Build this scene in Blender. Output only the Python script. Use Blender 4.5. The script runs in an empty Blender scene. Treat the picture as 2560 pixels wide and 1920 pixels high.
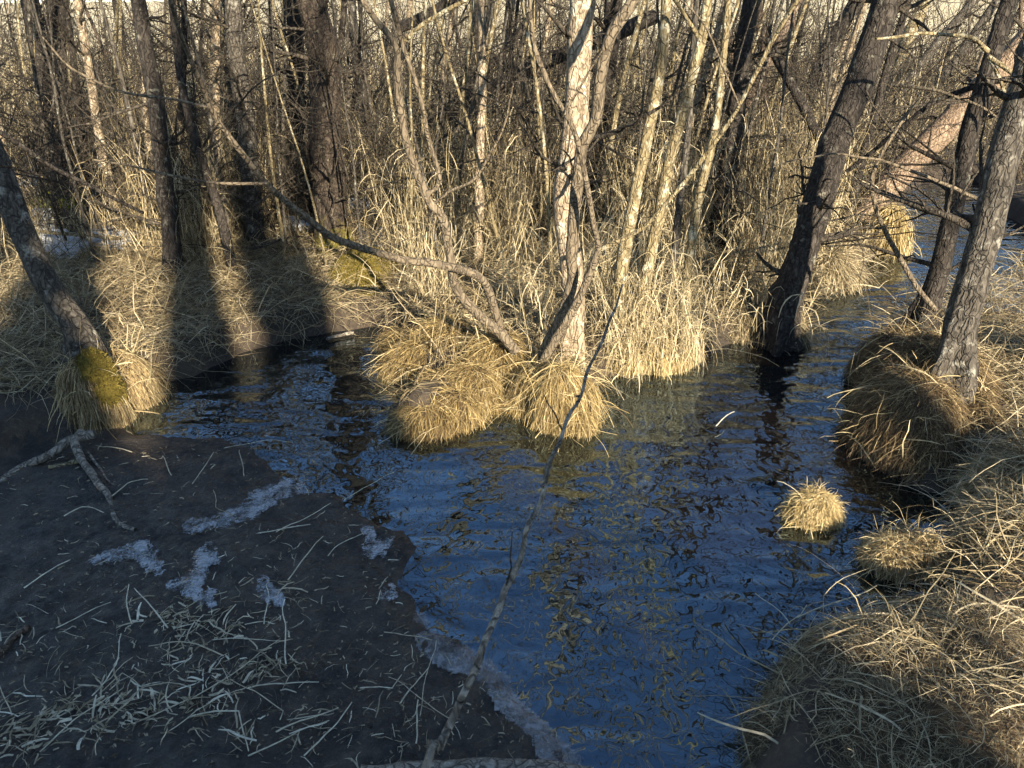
import bpy, bmesh, math
import numpy as np
from mathutils import Vector

rng = np.random.default_rng(11)
SC = bpy.context.scene
COL = SC.collection

# ------------------------------------------------------------------ camera, sky, sun, exposure
F, CAMZ, HORIZON = 1900.0, 2.2, 70.0
PITCH = math.atan((960.0 - HORIZON) / F)
SUN_AZ, SUN_EL = math.radians(157.0), math.radians(21.0)      # clockwise from +Y: behind the camera, to its right
cam_d = bpy.data.cameras.new('camera')
cam = bpy.data.objects.new('camera', cam_d)
COL.objects.link(cam)
cam.location = (0, 0, CAMZ)
cam.rotation_euler = (math.pi / 2 - PITCH, 0, 0)
cam_d.sensor_width = 36.0
cam_d.lens = F / 2560.0 * 36.0
cam_d.clip_start, cam_d.clip_end = 0.05, 3000.0
cam_d.dof.use_dof = True
cam_d.dof.focus_distance = 4.6
cam_d.dof.aperture_fstop = 9.0
SC.camera = cam

world = bpy.data.worlds.new('World')
SC.world = world
world.use_nodes = True
wn = world.node_tree
sky = wn.nodes.new('ShaderNodeTexSky')
sky.sky_type = 'NISHITA'
sky.sun_disc = False
sky.sun_elevation = SUN_EL
sky.sun_rotation = SUN_AZ
sky.air_density = 1.0
sky.dust_density = 0.1
sky.ozone_density = 1.6
wn.links.new(sky.outputs[0], wn.nodes['Background'].inputs[0])
wn.nodes['Background'].inputs[1].default_value = 0.085

sun_d = bpy.data.lights.new('sun', 'SUN')
sun_d.energy = 5.0
sun_d.angle = math.radians(0.55)
sun_d.color = (1.0, 0.88, 0.68)
sun = bpy.data.objects.new('sun', sun_d)
COL.objects.link(sun)
sdir = Vector((math.sin(SUN_AZ) * math.cos(SUN_EL), math.cos(SUN_AZ) * math.cos(SUN_EL), math.sin(SUN_EL)))
sun.rotation_euler = (-sdir).to_track_quat('-Z', 'Y').to_euler()
sun.location = sdir * 30

SC.view_settings.view_transform = 'Standard'
SC.view_settings.look = 'None'
SC.view_settings.exposure = 1.8
SC.view_settings.gamma = 1.0
SC.view_settings.use_curve_mapping = False
SC.render.engine = 'CYCLES'
SC.cycles.use_denoising = True
SC.cycles.max_bounces = 4
SC.cycles.diffuse_bounces = 2
SC.cycles.glossy_bounces = 2
SC.cycles.use_adaptive_sampling = True
SC.cycles.adaptive_threshold = 0.03
SC.cycles.debug_use_spatial_splits = True
SC.cycles.transparent_max_bounces = 8

# ------------------------------------------------------------------ measuring: photo pixel -> place
CP, SP = math.cos(PITCH), math.sin(PITCH)


def ray(px, py):
    u, v = (px - 1280.0) / F, (960.0 - py) / F
    return np.array([u, CP + v * SP, -SP + v * CP])


def onz(px, py, z=0.0):
    d = ray(px, py)
    return np.array([0, 0, CAMZ]) + d * ((z - CAMZ) / d[2])


def ony(px, py, Y):
    d = ray(px, py)
    return np.array([0, 0, CAMZ]) + d * (Y / d[1])


def metres(wpx, p):
    """width in photo pixels of something standing at p -> metres"""
    depth = p[1] * CP - (p[2] - CAMZ) * SP
    return wpx / F * depth


# ------------------------------------------------------------------ noise
def _lat(ix, iy, iz, seed):
    h = (ix.astype(np.int64) * 374761393 + iy.astype(np.int64) * 668265263 + iz.astype(np.int64) * 2147483647 + seed * 974711) & 0x7fffffff
    h = ((h ^ (h >> 13)) * 1274126177) & 0x7fffffff
    h = h ^ (h >> 16)
    return (h & 0xffff) / 65535.0


def vnoise(x, y, z=None, seed=0):
    z = np.zeros_like(x) if z is None else z
    ix, iy, iz = np.floor(x), np.floor(y), np.floor(z)
    fx, fy, fz = x - ix, y - iy, z - iz
    fx, fy, fz = [f * f * (3 - 2 * f) for f in (fx, fy, fz)]
    r = 0
    for a in (0, 1):
        for b in (0, 1):
            for c in (0, 1):
                w = (fx if a else 1 - fx) * (fy if b else 1 - fy) * (fz if c else 1 - fz)
                r = r + w * _lat(ix + a, iy + b, iz + c, seed)
    return r


def fbm(x, y, z=None, seed=0, oct=3):
    r, amp, s = 0, 0.5, 1.0
    for o in range(oct):
        r = r + amp * (vnoise(x * s, y * s, None if z is None else z * s, seed + o * 17) - 0.5)
        amp *= 0.5
        s *= 2.03
    return r


# ------------------------------------------------------------------ objects
def tag(o, label=None, cat=None, group=None, kind=None):
    if label: o['label'] = label
    if cat: o['category'] = cat
    if group: o['group'] = group
    if kind: o['kind'] = kind
    return o


def empty(name, loc, label, cat, group=None):
    o = bpy.data.objects.new(name, None)
    o.empty_display_size = 0.1
    o.location = [float(c) for c in loc]
    COL.objects.link(o)
    return tag(o, label, cat, group)


class MB:
    """collects tubes, ribbons and sheets in world space; build() links them as one mesh"""

    def __init__(s):
        s.v, s.f, s.t, s.n = [], [], [], 0

    def add(s, verts, quads, tint=None):
        verts = np.asarray(verts, float).reshape(-1, 3)
        s.v.append(verts)
        s.f.append(np.asarray(quads, np.int64) + s.n)
        s.t.append(np.full(len(verts), 0.5) if tint is None else np.asarray(tint, float).reshape(-1))
        s.n += len(verts)

    def tubes(s, P, R, S=6, tint=None, rough=0.0, seed=0, mod=None):
        P = np.asarray(P, float)
        R = np.asarray(R, float)
        if P.ndim == 2: P, R = P[None], R[None]
        N, K, _ = P.shape
        T = np.gradient(P, axis=1)
        T /= np.linalg.norm(T, axis=2, keepdims=True) + 1e-9
        D = np.abs(P[:, -1] - P[:, 0])
        ref = np.eye(3)[np.argmin(D, axis=1)][:, None, :]
        A = np.cross(T, ref)
        A /= np.linalg.norm(A, axis=2, keepdims=True) + 1e-9
        B = np.cross(T, A)
        ang = np.arange(S) / S * 2 * np.pi
        off = np.cos(ang)[None, None, :, None] * A[:, :, None, :] + np.sin(ang)[None, None, :, None] * B[:, :, None, :]
        rad = np.repeat(R[:, :, None], S, axis=2)
        if rough:
            C = P[:, :, None, :] + off * rad[..., None]
            q = off * 1.0
            n = fbm(q[..., 0] * 2.2 + C[..., 2] * 1.3, q[..., 1] * 2.2 + 5, C[..., 2] * 3.0, seed, 3)
            n2 = fbm(q[..., 0] * 9, q[..., 1] * 9, C[..., 2] * 16.0, seed + 5, 2)
            rad = rad * (1 + rough * 2.0 * n + rough * 1.1 * n2)
        if mod is not None: rad = rad * mod
        V = P[:, :, None, :] + off * rad[..., None]
        idx = np.arange(N * K * S).reshape(N, K, S)
        a, b = idx[:, :-1, :], idx[:, 1:, :]
        q = np.stack([a, np.roll(a, -1, 2), np.roll(b, -1, 2), b], -1).reshape(-1, 4)
        tt = None if tint is None else np.repeat(np.broadcast_to(tint, (N,)), K * S)
        s.add(V.reshape(-1, 3), q, tt)

    def ribbons(s, P, Wd, tint=None, side=None):
        N, K, _ = P.shape
        D = P[:, K // 2] - P[:, 0]
        if side is None:
            side = np.cross(D, rng.normal(size=(N, 3)))
        side = side / (np.linalg.norm(side, axis=1, keepdims=True) + 1e-9)
        o = side[:, None, :] * Wd[:, :, None] * 0.5
        V = np.stack([P - o, P + o], 2)
        idx = np.arange(N * K * 2).reshape(N, K, 2)
        q = np.stack([idx[:, :-1, 0], idx[:, :-1, 1], idx[:, 1:, 1], idx[:, 1:, 0]], -1).reshape(-1, 4)
        tt = None if tint is None else np.repeat(tint, K * 2)
        s.add(V.reshape(-1, 3), q, tt)

    def build(s, name, mat, parent=None, smooth=True, origin=None):
        V = np.concatenate(s.v)
        Q = np.concatenate(s.f)
        T = np.concatenate(s.t)
        base = np.array(parent.location) if parent is not None else (np.zeros(3) if origin is None else np.asarray(origin, float))
        if parent is not None and parent.parent is not None:
            base = base + np.array(parent.parent.location)
        me = bpy.data.meshes.new(name)
        me.vertices.add(len(V))
        me.vertices.foreach_set('co', (V - base).astype(np.float32).ravel())
        me.loops.add(len(Q) * 4)
        me.loops.foreach_set('vertex_index', Q.astype(np.int32).ravel())
        me.polygons.add(len(Q))
        me.polygons.foreach_set('loop_start', np.arange(0, len(Q) * 4, 4, dtype=np.int32))
        me.update(calc_edges=True)
        at = me.attributes.new('tint', 'FLOAT', 'POINT')
        at.data.foreach_set('value', T.astype(np.float32))
        if smooth:
            me.polygons.foreach_set('use_smooth', np.ones(len(Q), bool))
        me.materials.append(mat)
        o = bpy.data.objects.new(name, me)
        COL.objects.link(o)
        if parent is not None:
            o.parent = parent
        else:
            o.location = base
        return o


def spline(pts, step=0.06, vals=None):
    """Catmull-Rom through pts; returns resampled points and matching values"""
    P = np.asarray(pts, float)
    Vv = np.asarray(vals, float) if vals is not None else np.zeros(len(P))
    Pe = np.vstack([2 * P[0] - P[1], P, 2 * P[-1] - P[-2]])
    out, ov = [], []
    for i in range(len(P) - 1):
        p0, p1, p2, p3 = Pe[i:i + 4]
        n = max(2, int(np.linalg.norm(p2 - p1) / step))
        t = np.linspace(0, 1, n, endpoint=False)[:, None]
        out.append(0.5 * ((2 * p1) + (-p0 + p2) * t + (2 * p0 - 5 * p1 + 4 * p2 - p3) * t ** 2 + (-p0 + 3 * p1 - 3 * p2 + p3) * t ** 3))
        ov.append(Vv[i] + (Vv[i + 1] - Vv[i]) * t[:, 0])
    out.append(P[-1:])
    ov.append(Vv[-1:])
    return np.vstack(out), np.concatenate(ov)


def grow(root, d, L, K=5, grav=0.3, wob=0.1, collide=None, kink=0.0):
    N = len(root)
    d = d / (np.linalg.norm(d, axis=1, keepdims=True) + 1e-9)
    step = (L / (K - 1))[:, None]
    P = np.empty((N, K, 3))
    P[:, 0] = root
    p = root.copy()
    g = np.broadcast_to(np.asarray(grav, float), (N,))
    for k in range(1, K):
        d = d + rng.normal(size=(N, 3)) * wob
        d[:, 2] -= g * (0.4 + k / K)
        if kink:
            m = rng.random(N) < kink
            d[m] += rng.normal(size=(m.sum(), 3)) * 0.9
        d = d / (np.linalg.norm(d, axis=1, keepdims=True) + 1e-9)
        p = p + d * step
        if collide is not None: p = collide(p)
        P[:, k] = p
    return P


def taper(w, K, tip=0.15, base=0.8):
    s = np.interp(np.linspace(0, 1, K), [0, 0.35, 0.75, 1], [base, 1.0, 0.8, tip])
    return w[:, None] * s[None]


# ------------------------------------------------------------------ materials
def new_mat(name):
    m = bpy.data.materials.new(name)
    m.use_nodes = True
    nt = m.node_tree
    b = nt.nodes['Principled BSDF']
    return m, nt, b


def N_(nt, typ, **kw):
    n = nt.nodes.new(typ)
    for k, v in kw.items():
        if k in n.inputs.keys() if hasattr(n.inputs, 'keys') else False:
            n.inputs[k].default_value = v
        else:
            setattr(n, k, v)
    return n


def coords(nt, scale=(1, 1, 1)):
    tc = nt.nodes.new('ShaderNodeTexCoord')
    mp = nt.nodes.new('ShaderNodeMapping')
    mp.inputs['Scale'].default_value = scale
    nt.links.new(tc.outputs['Object'], mp.inputs[0])
    return mp.outputs[0]


def noise(nt, vec, scale, detail=4, rough=0.6, dist=0.0):
    n = nt.nodes.new('ShaderNodeTexNoise')
    n.inputs['Scale'].default_value = scale
    n.inputs['Detail'].default_value = detail
    n.inputs['Roughness'].default_value = rough
    n.inputs['Distortion'].default_value = dist
    nt.links.new(vec, n.inputs['Vector'])
    return n.outputs[0]


def ramp(nt, fac, stops):
    r = nt.nodes.new('ShaderNodeValToRGB')
    el = r.color_ramp.elements
    while len(el) > 1: el.remove(el[-1])
    el[0].position, el[0].color = stops[0][0], (*stops[0][1], 1)
    for p, c in stops[1:]:
        e = el.new(p)
        e.color = (*c, 1)
    nt.links.new(fac, r.inputs[0])
    return r.outputs[0]


def mixc(nt, fac, a, b):
    m = nt.nodes.new('ShaderNodeMix')
    m.data_type = 'RGBA'
    if isinstance(fac, float): m.inputs[0].default_value = fac
    else: nt.links.new(fac, m.inputs[0])
    for s, i in ((a, 6), (b, 7)):
        if isinstance(s, tuple): m.inputs[i].default_value = (*s, 1)
        else: nt.links.new(s, m.inputs[i])
    return m.outputs[2]


def bump(nt, b, h, strength, dist=0.01):
    n = nt.nodes.new('ShaderNodeBump')
    n.inputs['Strength'].default_value = strength
    n.inputs['Distance'].default_value = dist
    nt.links.new(h, n.inputs['Height'])
    nt.links.new(n.outputs[0], b.inputs['Normal'])
    return n


def blade_mat(name, stops, trans=0.25, rough=0.6):
    m, nt, b = new_mat(name)
    a = nt.nodes.new('ShaderNodeAttribute')
    a.attribute_name = 'tint'
    c = ramp(nt, a.outputs['Fac'], stops)
    v = noise(nt, coords(nt), 35.0, 1)
    c = mixc(nt, ramp(nt, v, [(0.35, (0, 0, 0)), (0.75, (0.5, 0.5, 0.5))]), c, stops[0][1])
    nt.links.new(c, b.inputs['Base Color'])
    b.inputs['Roughness'].default_value = rough
    b.inputs['Specular IOR Level'].default_value = 0.3
    if trans:
        t = nt.nodes.new('ShaderNodeBsdfTranslucent')
        nt.links.new(c, t.inputs[0])
        mx = nt.nodes.new('ShaderNodeMixShader')
        mx.inputs[0].default_value = trans
        nt.links.new(b.outputs[0], mx.inputs[1])
        nt.links.new(t.outputs[0], mx.inputs[2])
        nt.links.new(mx.outputs[0], nt.nodes['Material Output'].inputs[0])
    return m


def bark_mat(name, dark, mid, light, lichen=None, lich_amt=0.62, moss_h=0.0):
    m, nt, b = new_mat(name)
    v = coords(nt, (1, 1, 0.35))
    n1 = noise(nt, v, 42.0, 3, 0.7, 0.6)
    n2 = noise(nt, v, 6.0, 1, 0.6)
    v0 = coords(nt)
    vor = nt.nodes.new('ShaderNodeTexVoronoi')
    vor.feature = 'DISTANCE_TO_EDGE'
    vor.inputs['Scale'].default_value = 27.0
    wv = noise(nt, v0, 20.0, 0)
    mp = nt.nodes.new('ShaderNodeMix'); mp.data_type = 'VECTOR'
    mp.inputs[0].default_value = 0.06
    nt.links.new(v, mp.inputs[4]); nt.links.new(wv, mp.inputs[5])
    nt.links.new(mp.outputs[1], vor.inputs['Vector'])
    c = ramp(nt, n1, [(0.30, dark), (0.5, mid), (0.68, light)])
    c = mixc(nt, ramp(nt, n2, [(0.35, (0, 0, 0)), (0.7, (0.6, 0.6, 0.6))]), c, mid)
    crack = ramp(nt, vor.outputs['Distance'], [(0.0, (0.75, 0.75, 0.75)), (0.10, (0, 0, 0))])
    c = mixc(nt, crack, c, dark)
    if lichen:
        n3 = noise(nt, v0, 13.0, 3, 0.65, 0.4)
        c = mixc(nt, ramp(nt, n3, [(lich_amt - 0.06, (0, 0, 0)), (lich_amt + 0.04, (0.85, 0.85, 0.85))]), c, lichen)
    if moss_h:
        tc = nt.nodes.new('ShaderNodeTexCoord')
        sp = nt.nodes.new('ShaderNodeSeparateXYZ')
        nt.links.new(tc.outputs['Object'], sp.inputs[0])
        ad = nt.nodes.new('ShaderNodeMath'); ad.operation = 'MULTIPLY_ADD'
        n4 = noise(nt, v0, 9.0, 4)
        nt.links.new(n4, ad.inputs[0]); ad.inputs[1].default_value = 0.9
        nt.links.new(sp.outputs['Z'], ad.inputs[2])
        k = ramp(nt, ad.outputs[0], [(moss_h, (0.9, 0.9, 0.9)), (min(moss_h + 0.22, 1.0), (0, 0, 0))])
        c = mixc(nt, k, c, (0.13, 0.11, 0.018))
    nt.links.new(c, b.inputs['Base Color'])
    b.inputs['Roughness'].default_value = 0.85
    b.inputs['Specular IOR Level'].default_value = 0.2
    hh = nt.nodes.new('ShaderNodeMath'); hh.operation = 'ADD'
    cl = nt.nodes.new('ShaderNodeMath'); cl.operation = 'MINIMUM'; cl.inputs[1].default_value = 0.12
    nt.links.new(vor.outputs['Distance'], cl.inputs[0])
    ml = nt.nodes.new('ShaderNodeMath'); ml.operation = 'MULTIPLY'; ml.inputs[1].default_value = 3.0
    nt.links.new(cl.outputs[0], ml.inputs[0])
    nt.links.new(n1, hh.inputs[0]); nt.links.new(ml.outputs[0], hh.inputs[1])
    bump(nt, b, hh.outputs[0], 1.0, 0.022)
    return m


M = {}
M['straw'] = blade_mat('dry_straw', [(0.0, (0.05, 0.038, 0.024)), (0.3, (0.20, 0.15, 0.082)), (0.65, (0.41, 0.335, 0.195)), (1.0, (0.60, 0.51, 0.34))])
M['reed'] = blade_mat('dead_reed', [(0.0, (0.05, 0.037, 0.024)), (0.35, (0.23, 0.175, 0.095)), (0.7, (0.49, 0.40, 0.23)), (1.0, (0.66, 0.56, 0.37))])
M['sedge'] = blade_mat('tussock_sedge', [(0.0, (0.055, 0.036, 0.02)), (0.35, (0.24, 0.165, 0.082)), (0.7, (0.45, 0.345, 0.17)), (1.0, (0.66, 0.55, 0.32))])
M['sedge_yellow'] = blade_mat('yellow_sedge', [(0.0, (0.11, 0.072, 0.03)), (0.35, (0.33, 0.24, 0.10)), (0.7, (0.53, 0.41, 0.19)), (1.0, (0.70, 0.58, 0.34))])
M['litter'] = blade_mat('pale_litter', [(0.0, (0.09, 0.068, 0.042)), (0.4, (0.36, 0.30, 0.19)), (0.7, (0.60, 0.53, 0.37)), (1.0, (0.76, 0.70, 0.53))], trans=0.1)
M['moss'] = blade_mat('moss', [(0.0, (0.06, 0.05, 0.010)), (0.5, (0.14, 0.105, 0.018)), (1.0, (0.25, 0.19, 0.04))], trans=0.15, rough=0.9)
M['moss_green'] = blade_mat('green_moss', [(0.0, (0.07, 0.075, 0.012)), (0.5, (0.20, 0.21, 0.03)), (1.0, (0.36, 0.37, 0.06))], trans=0.15, rough=0.9)
M['needle'] = blade_mat('spruce_needles', [(0.0, (0.015, 0.03, 0.012)), (1.0, (0.05, 0.08, 0.03))], trans=0.0)
M['twig'] = bark_mat('twig_bark', (0.018, 0.015, 0.012), (0.058, 0.047, 0.035), (0.125, 0.105, 0.078))
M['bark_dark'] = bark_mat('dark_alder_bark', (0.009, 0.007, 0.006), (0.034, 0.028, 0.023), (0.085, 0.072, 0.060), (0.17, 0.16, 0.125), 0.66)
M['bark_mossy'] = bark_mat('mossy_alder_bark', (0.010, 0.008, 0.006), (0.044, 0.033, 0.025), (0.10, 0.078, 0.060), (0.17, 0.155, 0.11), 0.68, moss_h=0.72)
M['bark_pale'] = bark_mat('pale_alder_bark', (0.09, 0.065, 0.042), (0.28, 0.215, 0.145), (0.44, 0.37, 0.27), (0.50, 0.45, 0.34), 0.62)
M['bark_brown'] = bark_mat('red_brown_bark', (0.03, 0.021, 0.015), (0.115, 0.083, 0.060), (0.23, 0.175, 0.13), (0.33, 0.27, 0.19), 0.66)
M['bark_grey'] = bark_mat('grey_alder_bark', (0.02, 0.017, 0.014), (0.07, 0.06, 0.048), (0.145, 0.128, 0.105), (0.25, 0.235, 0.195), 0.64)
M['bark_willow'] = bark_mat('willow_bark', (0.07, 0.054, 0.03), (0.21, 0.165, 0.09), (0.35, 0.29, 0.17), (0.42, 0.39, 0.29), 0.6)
M['bark_smooth'] = bark_mat('smooth_branch_bark', (0.055, 0.043, 0.03), (0.15, 0.118, 0.08), (0.24, 0.195, 0.135))
M['bark_tan'] = bark_mat('tan_bark', (0.06, 0.042, 0.028), (0.22, 0.155, 0.105), (0.38, 0.285, 0.20))
M['dead_wood'] = bark_mat('bleached_wood', (0.07, 0.058, 0.045), (0.24, 0.205, 0.16), (0.42, 0.38, 0.31))


def ground_mat():
    m, nt, b = new_mat('swamp_soil')
    v = coords(nt)
    n = noise(nt, v, 3.0, 6, 0.65)
    n2 = noise(nt, v, 40.0, 4, 0.7)
    c = ramp(nt, n, [(0.3, (0.016, 0.011, 0.008)), (0.55, (0.042, 0.030, 0.020)), (0.8, (0.09, 0.068, 0.042))])
    c = mixc(nt, ramp(nt, n2, [(0.5, (0, 0, 0)), (0.75, (0.5, 0.5, 0.5))]), c, (0.13, 0.10, 0.06))
    # beyond the wood the ground is a field of dry grass
    tc = nt.nodes.new('ShaderNodeTexCoord')
    sp = nt.nodes.new('ShaderNodeSeparateXYZ')
    nt.links.new(tc.outputs['Object'], sp.inputs[0])
    mr = nt.nodes.new('ShaderNodeMapRange')
    mr.inputs[1].default_value, mr.inputs[2].default_value = 18.0, 30.0
    nt.links.new(sp.outputs['Y'], mr.inputs[0])
    nf = noise(nt, v, 0.25, 5, 0.6)
    fc = ramp(nt, nf, [(0.3, (0.36, 0.29, 0.17)), (0.7, (0.52, 0.45, 0.29))])
    c = mixc(nt, mr.outputs[0], c, fc)
    nt.links.new(c, b.inputs['Base Color'])
    b.inputs['Roughness'].default_value = 0.9
    bump(nt, b, n2, 0.8, 0.02)
    return m


def mud_mat():
    m, nt, b = new_mat('wet_mud')
    v = coords(nt)
    n = noise(nt, v, 2.5, 5, 0.6)
    n2 = noise(nt, v, 55.0, 5, 0.7, 0.3)
    n3 = noise(nt, v, 120.0, 3, 0.7)
    c = ramp(nt, n, [(0.3, (0.011, 0.009, 0.0075)), (0.5, (0.022, 0.0175, 0.0135)), (0.72, (0.055, 0.043, 0.031))])
    c = mixc(nt, ramp(nt, noise(nt, v, 9.0, 5, 0.7), [(0.45, (0, 0, 0)), (0.68, (0.8, 0.8, 0.8))]), c, (0.085, 0.062, 0.042))
    c = mixc(nt, ramp(nt, n3, [(0.60, (0, 0, 0)), (0.70, (0.6, 0.6, 0.6))]), c, (0.16, 0.125, 0.085))
    nt.links.new(c, b.inputs['Base Color'])
    r = ramp(nt, noise(nt, v, 6.0, 4, 0.7), [(0.38, (0.28, 0.28, 0.28)), (0.6, (0.75, 0.75, 0.75))])
    nt.links.new(r, b.inputs['Roughness'])
    b.inputs['Specular IOR Level'].default_value = 0.5
    bump(nt, b, n2, 1.0, 0.02)
    return m


def water_mat():
    m, nt, b = new_mat('dark_water')
    v = coords(nt)
    va = coords(nt, (1.0, 2.4, 1.0))
    big = noise(nt, va, 2.7, 1.0, 0.4, 0.3)
    mid = noise(nt, v, 12.0, 1.0, 0.4, 0.6)
    h = nt.nodes.new('ShaderNodeMath'); h.operation = 'MULTIPLY_ADD'
    nt.links.new(mid, h.inputs[0]); h.inputs[1].default_value = 0.30
    nt.links.new(big, h.inputs[2])
    calm = ramp(nt, noise(nt, v, 0.9, 2.0, 0.5), [(0.36, (0.30, 0.30, 0.30)), (0.62, (1.25, 1.25, 1.25))])
    hm = nt.nodes.new('ShaderNodeMath'); hm.operation = 'MULTIPLY'
    nt.links.new(h.outputs[0], hm.inputs[0]); nt.links.new(calm, hm.inputs[1])
    h = hm
    b.inputs['Base Color'].default_value = (0.006, 0.0045, 0.0035, 1)
    b.inputs['Roughness'].default_value = 0.015
    b.inputs['IOR'].default_value = 2.45
    b.inputs['Specular IOR Level'].default_value = 0.5
    b.inputs['Specular Tint'].default_value = (0.48, 0.74, 1.0, 1)
    bump(nt, b, h.outputs[0], 1.0, 0.024)
    return m


def snow_mat():
    m, nt, b = new_mat('old_snow')
    v = coords(nt)
    n = noise(nt, v, 60.0, 4, 0.6)
    n1 = noise(nt, v, 9.0, 4, 0.6)
    c = ramp(nt, n1, [(0.3, (0.34, 0.34, 0.34)), (0.65, (0.66, 0.68, 0.70))])
    nt.links.new(c, b.inputs['Base Color'])
    b.inputs['Roughness'].default_value = 0.6
    bump(nt, b, n, 0.7, 0.01)
    return m


def ice_mat():
    m, nt, b = new_mat('thin_ice')
    v = coords(nt)
    n = noise(nt, v, 55.0, 5, 0.7)
    n1 = noise(nt, v, 7.0, 4, 0.65)
    c = ramp(nt, n, [(0.35, (0.12, 0.12, 0.12)), (0.7, (0.40, 0.41, 0.42))])
    nt.links.new(c, b.inputs['Base Color'])
    b.inputs['Roughness'].default_value = 0.3
    a = ramp(nt, n1, [(0.36, (0.08, 0.08, 0.08)), (0.66, (0.75, 0.75, 0.75))])
    nt.links.new(a, b.inputs['Alpha'])
    bump(nt, b, n, 0.6, 0.006)
    return m


M['ground'], M['mud'], M['water'], M['snow'], M['ice'] = ground_mat(), mud_mat(), water_mat(), snow_mat(), ice_mat()


def peat_mat():
    m, nt, b = new_mat('peat')
    n = noise(nt, coords(nt), 30.0, 5, 0.7)
    c = ramp(nt, n, [(0.3, (0.022, 0.014, 0.008)), (0.6, (0.085, 0.055, 0.026)), (0.8, (0.16, 0.11, 0.05))])
    nt.links.new(c, b.inputs['Base Color'])
    b.inputs['Roughness'].default_value = 0.95
    bump(nt, b, n, 1.0, 0.02)
    return m


M['peat'] = peat_mat()


def frost_mat():
    m, nt, b = new_mat('frost_crust')
    v = coords(nt)
    n = noise(nt, v, 90.0, 4, 0.7)
    n1 = noise(nt, v, 16.0, 4, 0.65)
    b.inputs['Base Color'].default_value = (0.45, 0.47, 0.49, 1)
    b.inputs['Roughness'].default_value = 0.5
    ad = nt.nodes.new('ShaderNodeMath'); ad.operation = 'MULTIPLY_ADD'
    nt.links.new(n, ad.inputs[0]); ad.inputs[1].default_value = 0.7
    nt.links.new(n1, ad.inputs[2])
    a = ramp(nt, ad.outputs[0], [(0.74, (0.0, 0.0, 0.0)), (1.1, (0.68, 0.68, 0.68))])
    nt.links.new(a, b.inputs['Alpha'])
    bump(nt, b, n, 0.8, 0.008)
    return m


M['frost'] = frost_mat()

# ------------------------------------------------------------------ the plan: water, mud flat, banks
WATER_PX = [(1440, 1990), (1440, 1900), (1330, 1780), (1240, 1680), (1150, 1620), (1060, 1590), (1048, 1540), (1045, 1500), (985, 1475), (990, 1440), (1040, 1380), (1005, 1330),
            (960, 1318), (890, 1290), (830, 1240), (765, 1235), (700, 1200), (640, 1130), (540, 1100), (420, 1095), (350, 1085), (310, 1090), (290, 1060), (330, 1010), (365, 965), (480, 948), (600, 890), (720, 850), (850, 828), (935, 815),
            (985, 830), (970, 880), (1010, 945), (1060, 975), (985, 1015), (960, 1065), (1020, 1105), (1100, 1085), (1200, 1035), (1240, 1005), (1290, 1000),
            (1320, 1060), (1370, 1090), (1470, 1080), (1490, 1000), (1500, 935), (1560, 948), (1700, 930), (1765, 895), (1800, 870), (1860, 850), (1920, 850), (2000, 830),
            (2030, 770), (2050, 735), (2150, 710), (2180, 650), (2210, 600), (2260, 560), (2265, 480), (2320, 455), (2440, 450), (2480, 520), (2570, 570), (2600, 640), (2560, 715), (2480, 725), (2380, 735), (2300, 790), (2230, 830), (2170, 880),
            (2185, 960), (2200, 1080), (2235, 1170), (2280, 1225), (2440, 1235), (2520, 1290), (2420, 1400), (2350, 1500), (2260, 1560), (2080, 1590), (1990, 1625), (1935, 1700), (1900, 1790), (1850, 1920), (1800, 1990)]
MUD_PX = [(1440, 1990), (1440, 1900), (1330, 1780), (1240, 1680), (1150, 1620), (1060, 1590), (1048, 1540), (1045, 1500), (985, 1475), (990, 1440), (1040, 1380), (1005, 1330),
          (960, 1318), (890, 1290), (830, 1240), (765, 1235), (700, 1200), (640, 1130), (540, 1100), (420, 1095), (350, 1085), (310, 1090), (230, 1105), (110, 1140), (0, 1195), (-250, 1300), (-500, 1990)]
ICE2_PX = [(2300, 790), (2380, 735), (2480, 725), (2700, 715), (2700, 800), (2560, 830), (2430, 840), (2330, 830)]
WPOLY = np.array([onz(*p)[:2] for p in WATER_PX])
MPOLY = np.array([onz(*p)[:2] for p in MUD_PX])


def sdist(poly, X, Y):
    """signed distance, positive outside"""
    x, y = X.ravel(), Y.ravel()
    best = np.full(x.shape, 1e9)
    inside = np.zeros(x.shape, bool)
    n = len(poly)
    for i in range(n):
        ax, ay = poly[i]
        bx, by = poly[(i + 1) % n]
        ex, ey = bx - ax, by - ay
        t = np.clip(((x - ax) * ex + (y - ay) * ey) / (ex * ex + ey * ey + 1e-12), 0, 1)
        best = np.minimum(best, (x - ax - t * ex) ** 2 + (y - ay - t * ey) ** 2)
        c = (ay > y) != (by > y)
        with np.errstate(divide='ignore', invalid='ignore'):
            xi = ax + (y - ay) * ex / (ey if ey != 0 else 1e-12)
        inside ^= c & (x < xi)
    d = np.sqrt(best)
    return np.where(inside, -d, d).reshape(X.shape)


GX0, GX1, GY0, GY1, GS = -9.0, 10.0, 0.3, 18.0, 0.04
gx = np.arange(GX0, GX1 + GS, GS)
gy = np.arange(GY0, GY1 + GS, GS)
GXX, GYY = np.meshgrid(gx, gy)
wob_x = fbm(GXX * 3.5, GYY * 3.5, seed=3) * 0.12 + fbm(GXX * 13, GYY * 13, seed=5) * 0.06
wob_y = fbm(GXX * 3.5, GYY * 3.5, seed=9) * 0.12 + fbm(GXX * 13, GYY * 13, seed=7) * 0.06
SDW = sdist(WPOLY, GXX + wob_x, GYY + wob_y)
SDM = sdist(MPOLY, GXX + wob_x * 0.6, GYY + wob_y * 0.6)


def sstep(a, b, x):
    t = np.clip((x - a) / (b - a), 0, 1)
    return t * t * (3 - 2 * t)


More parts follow.
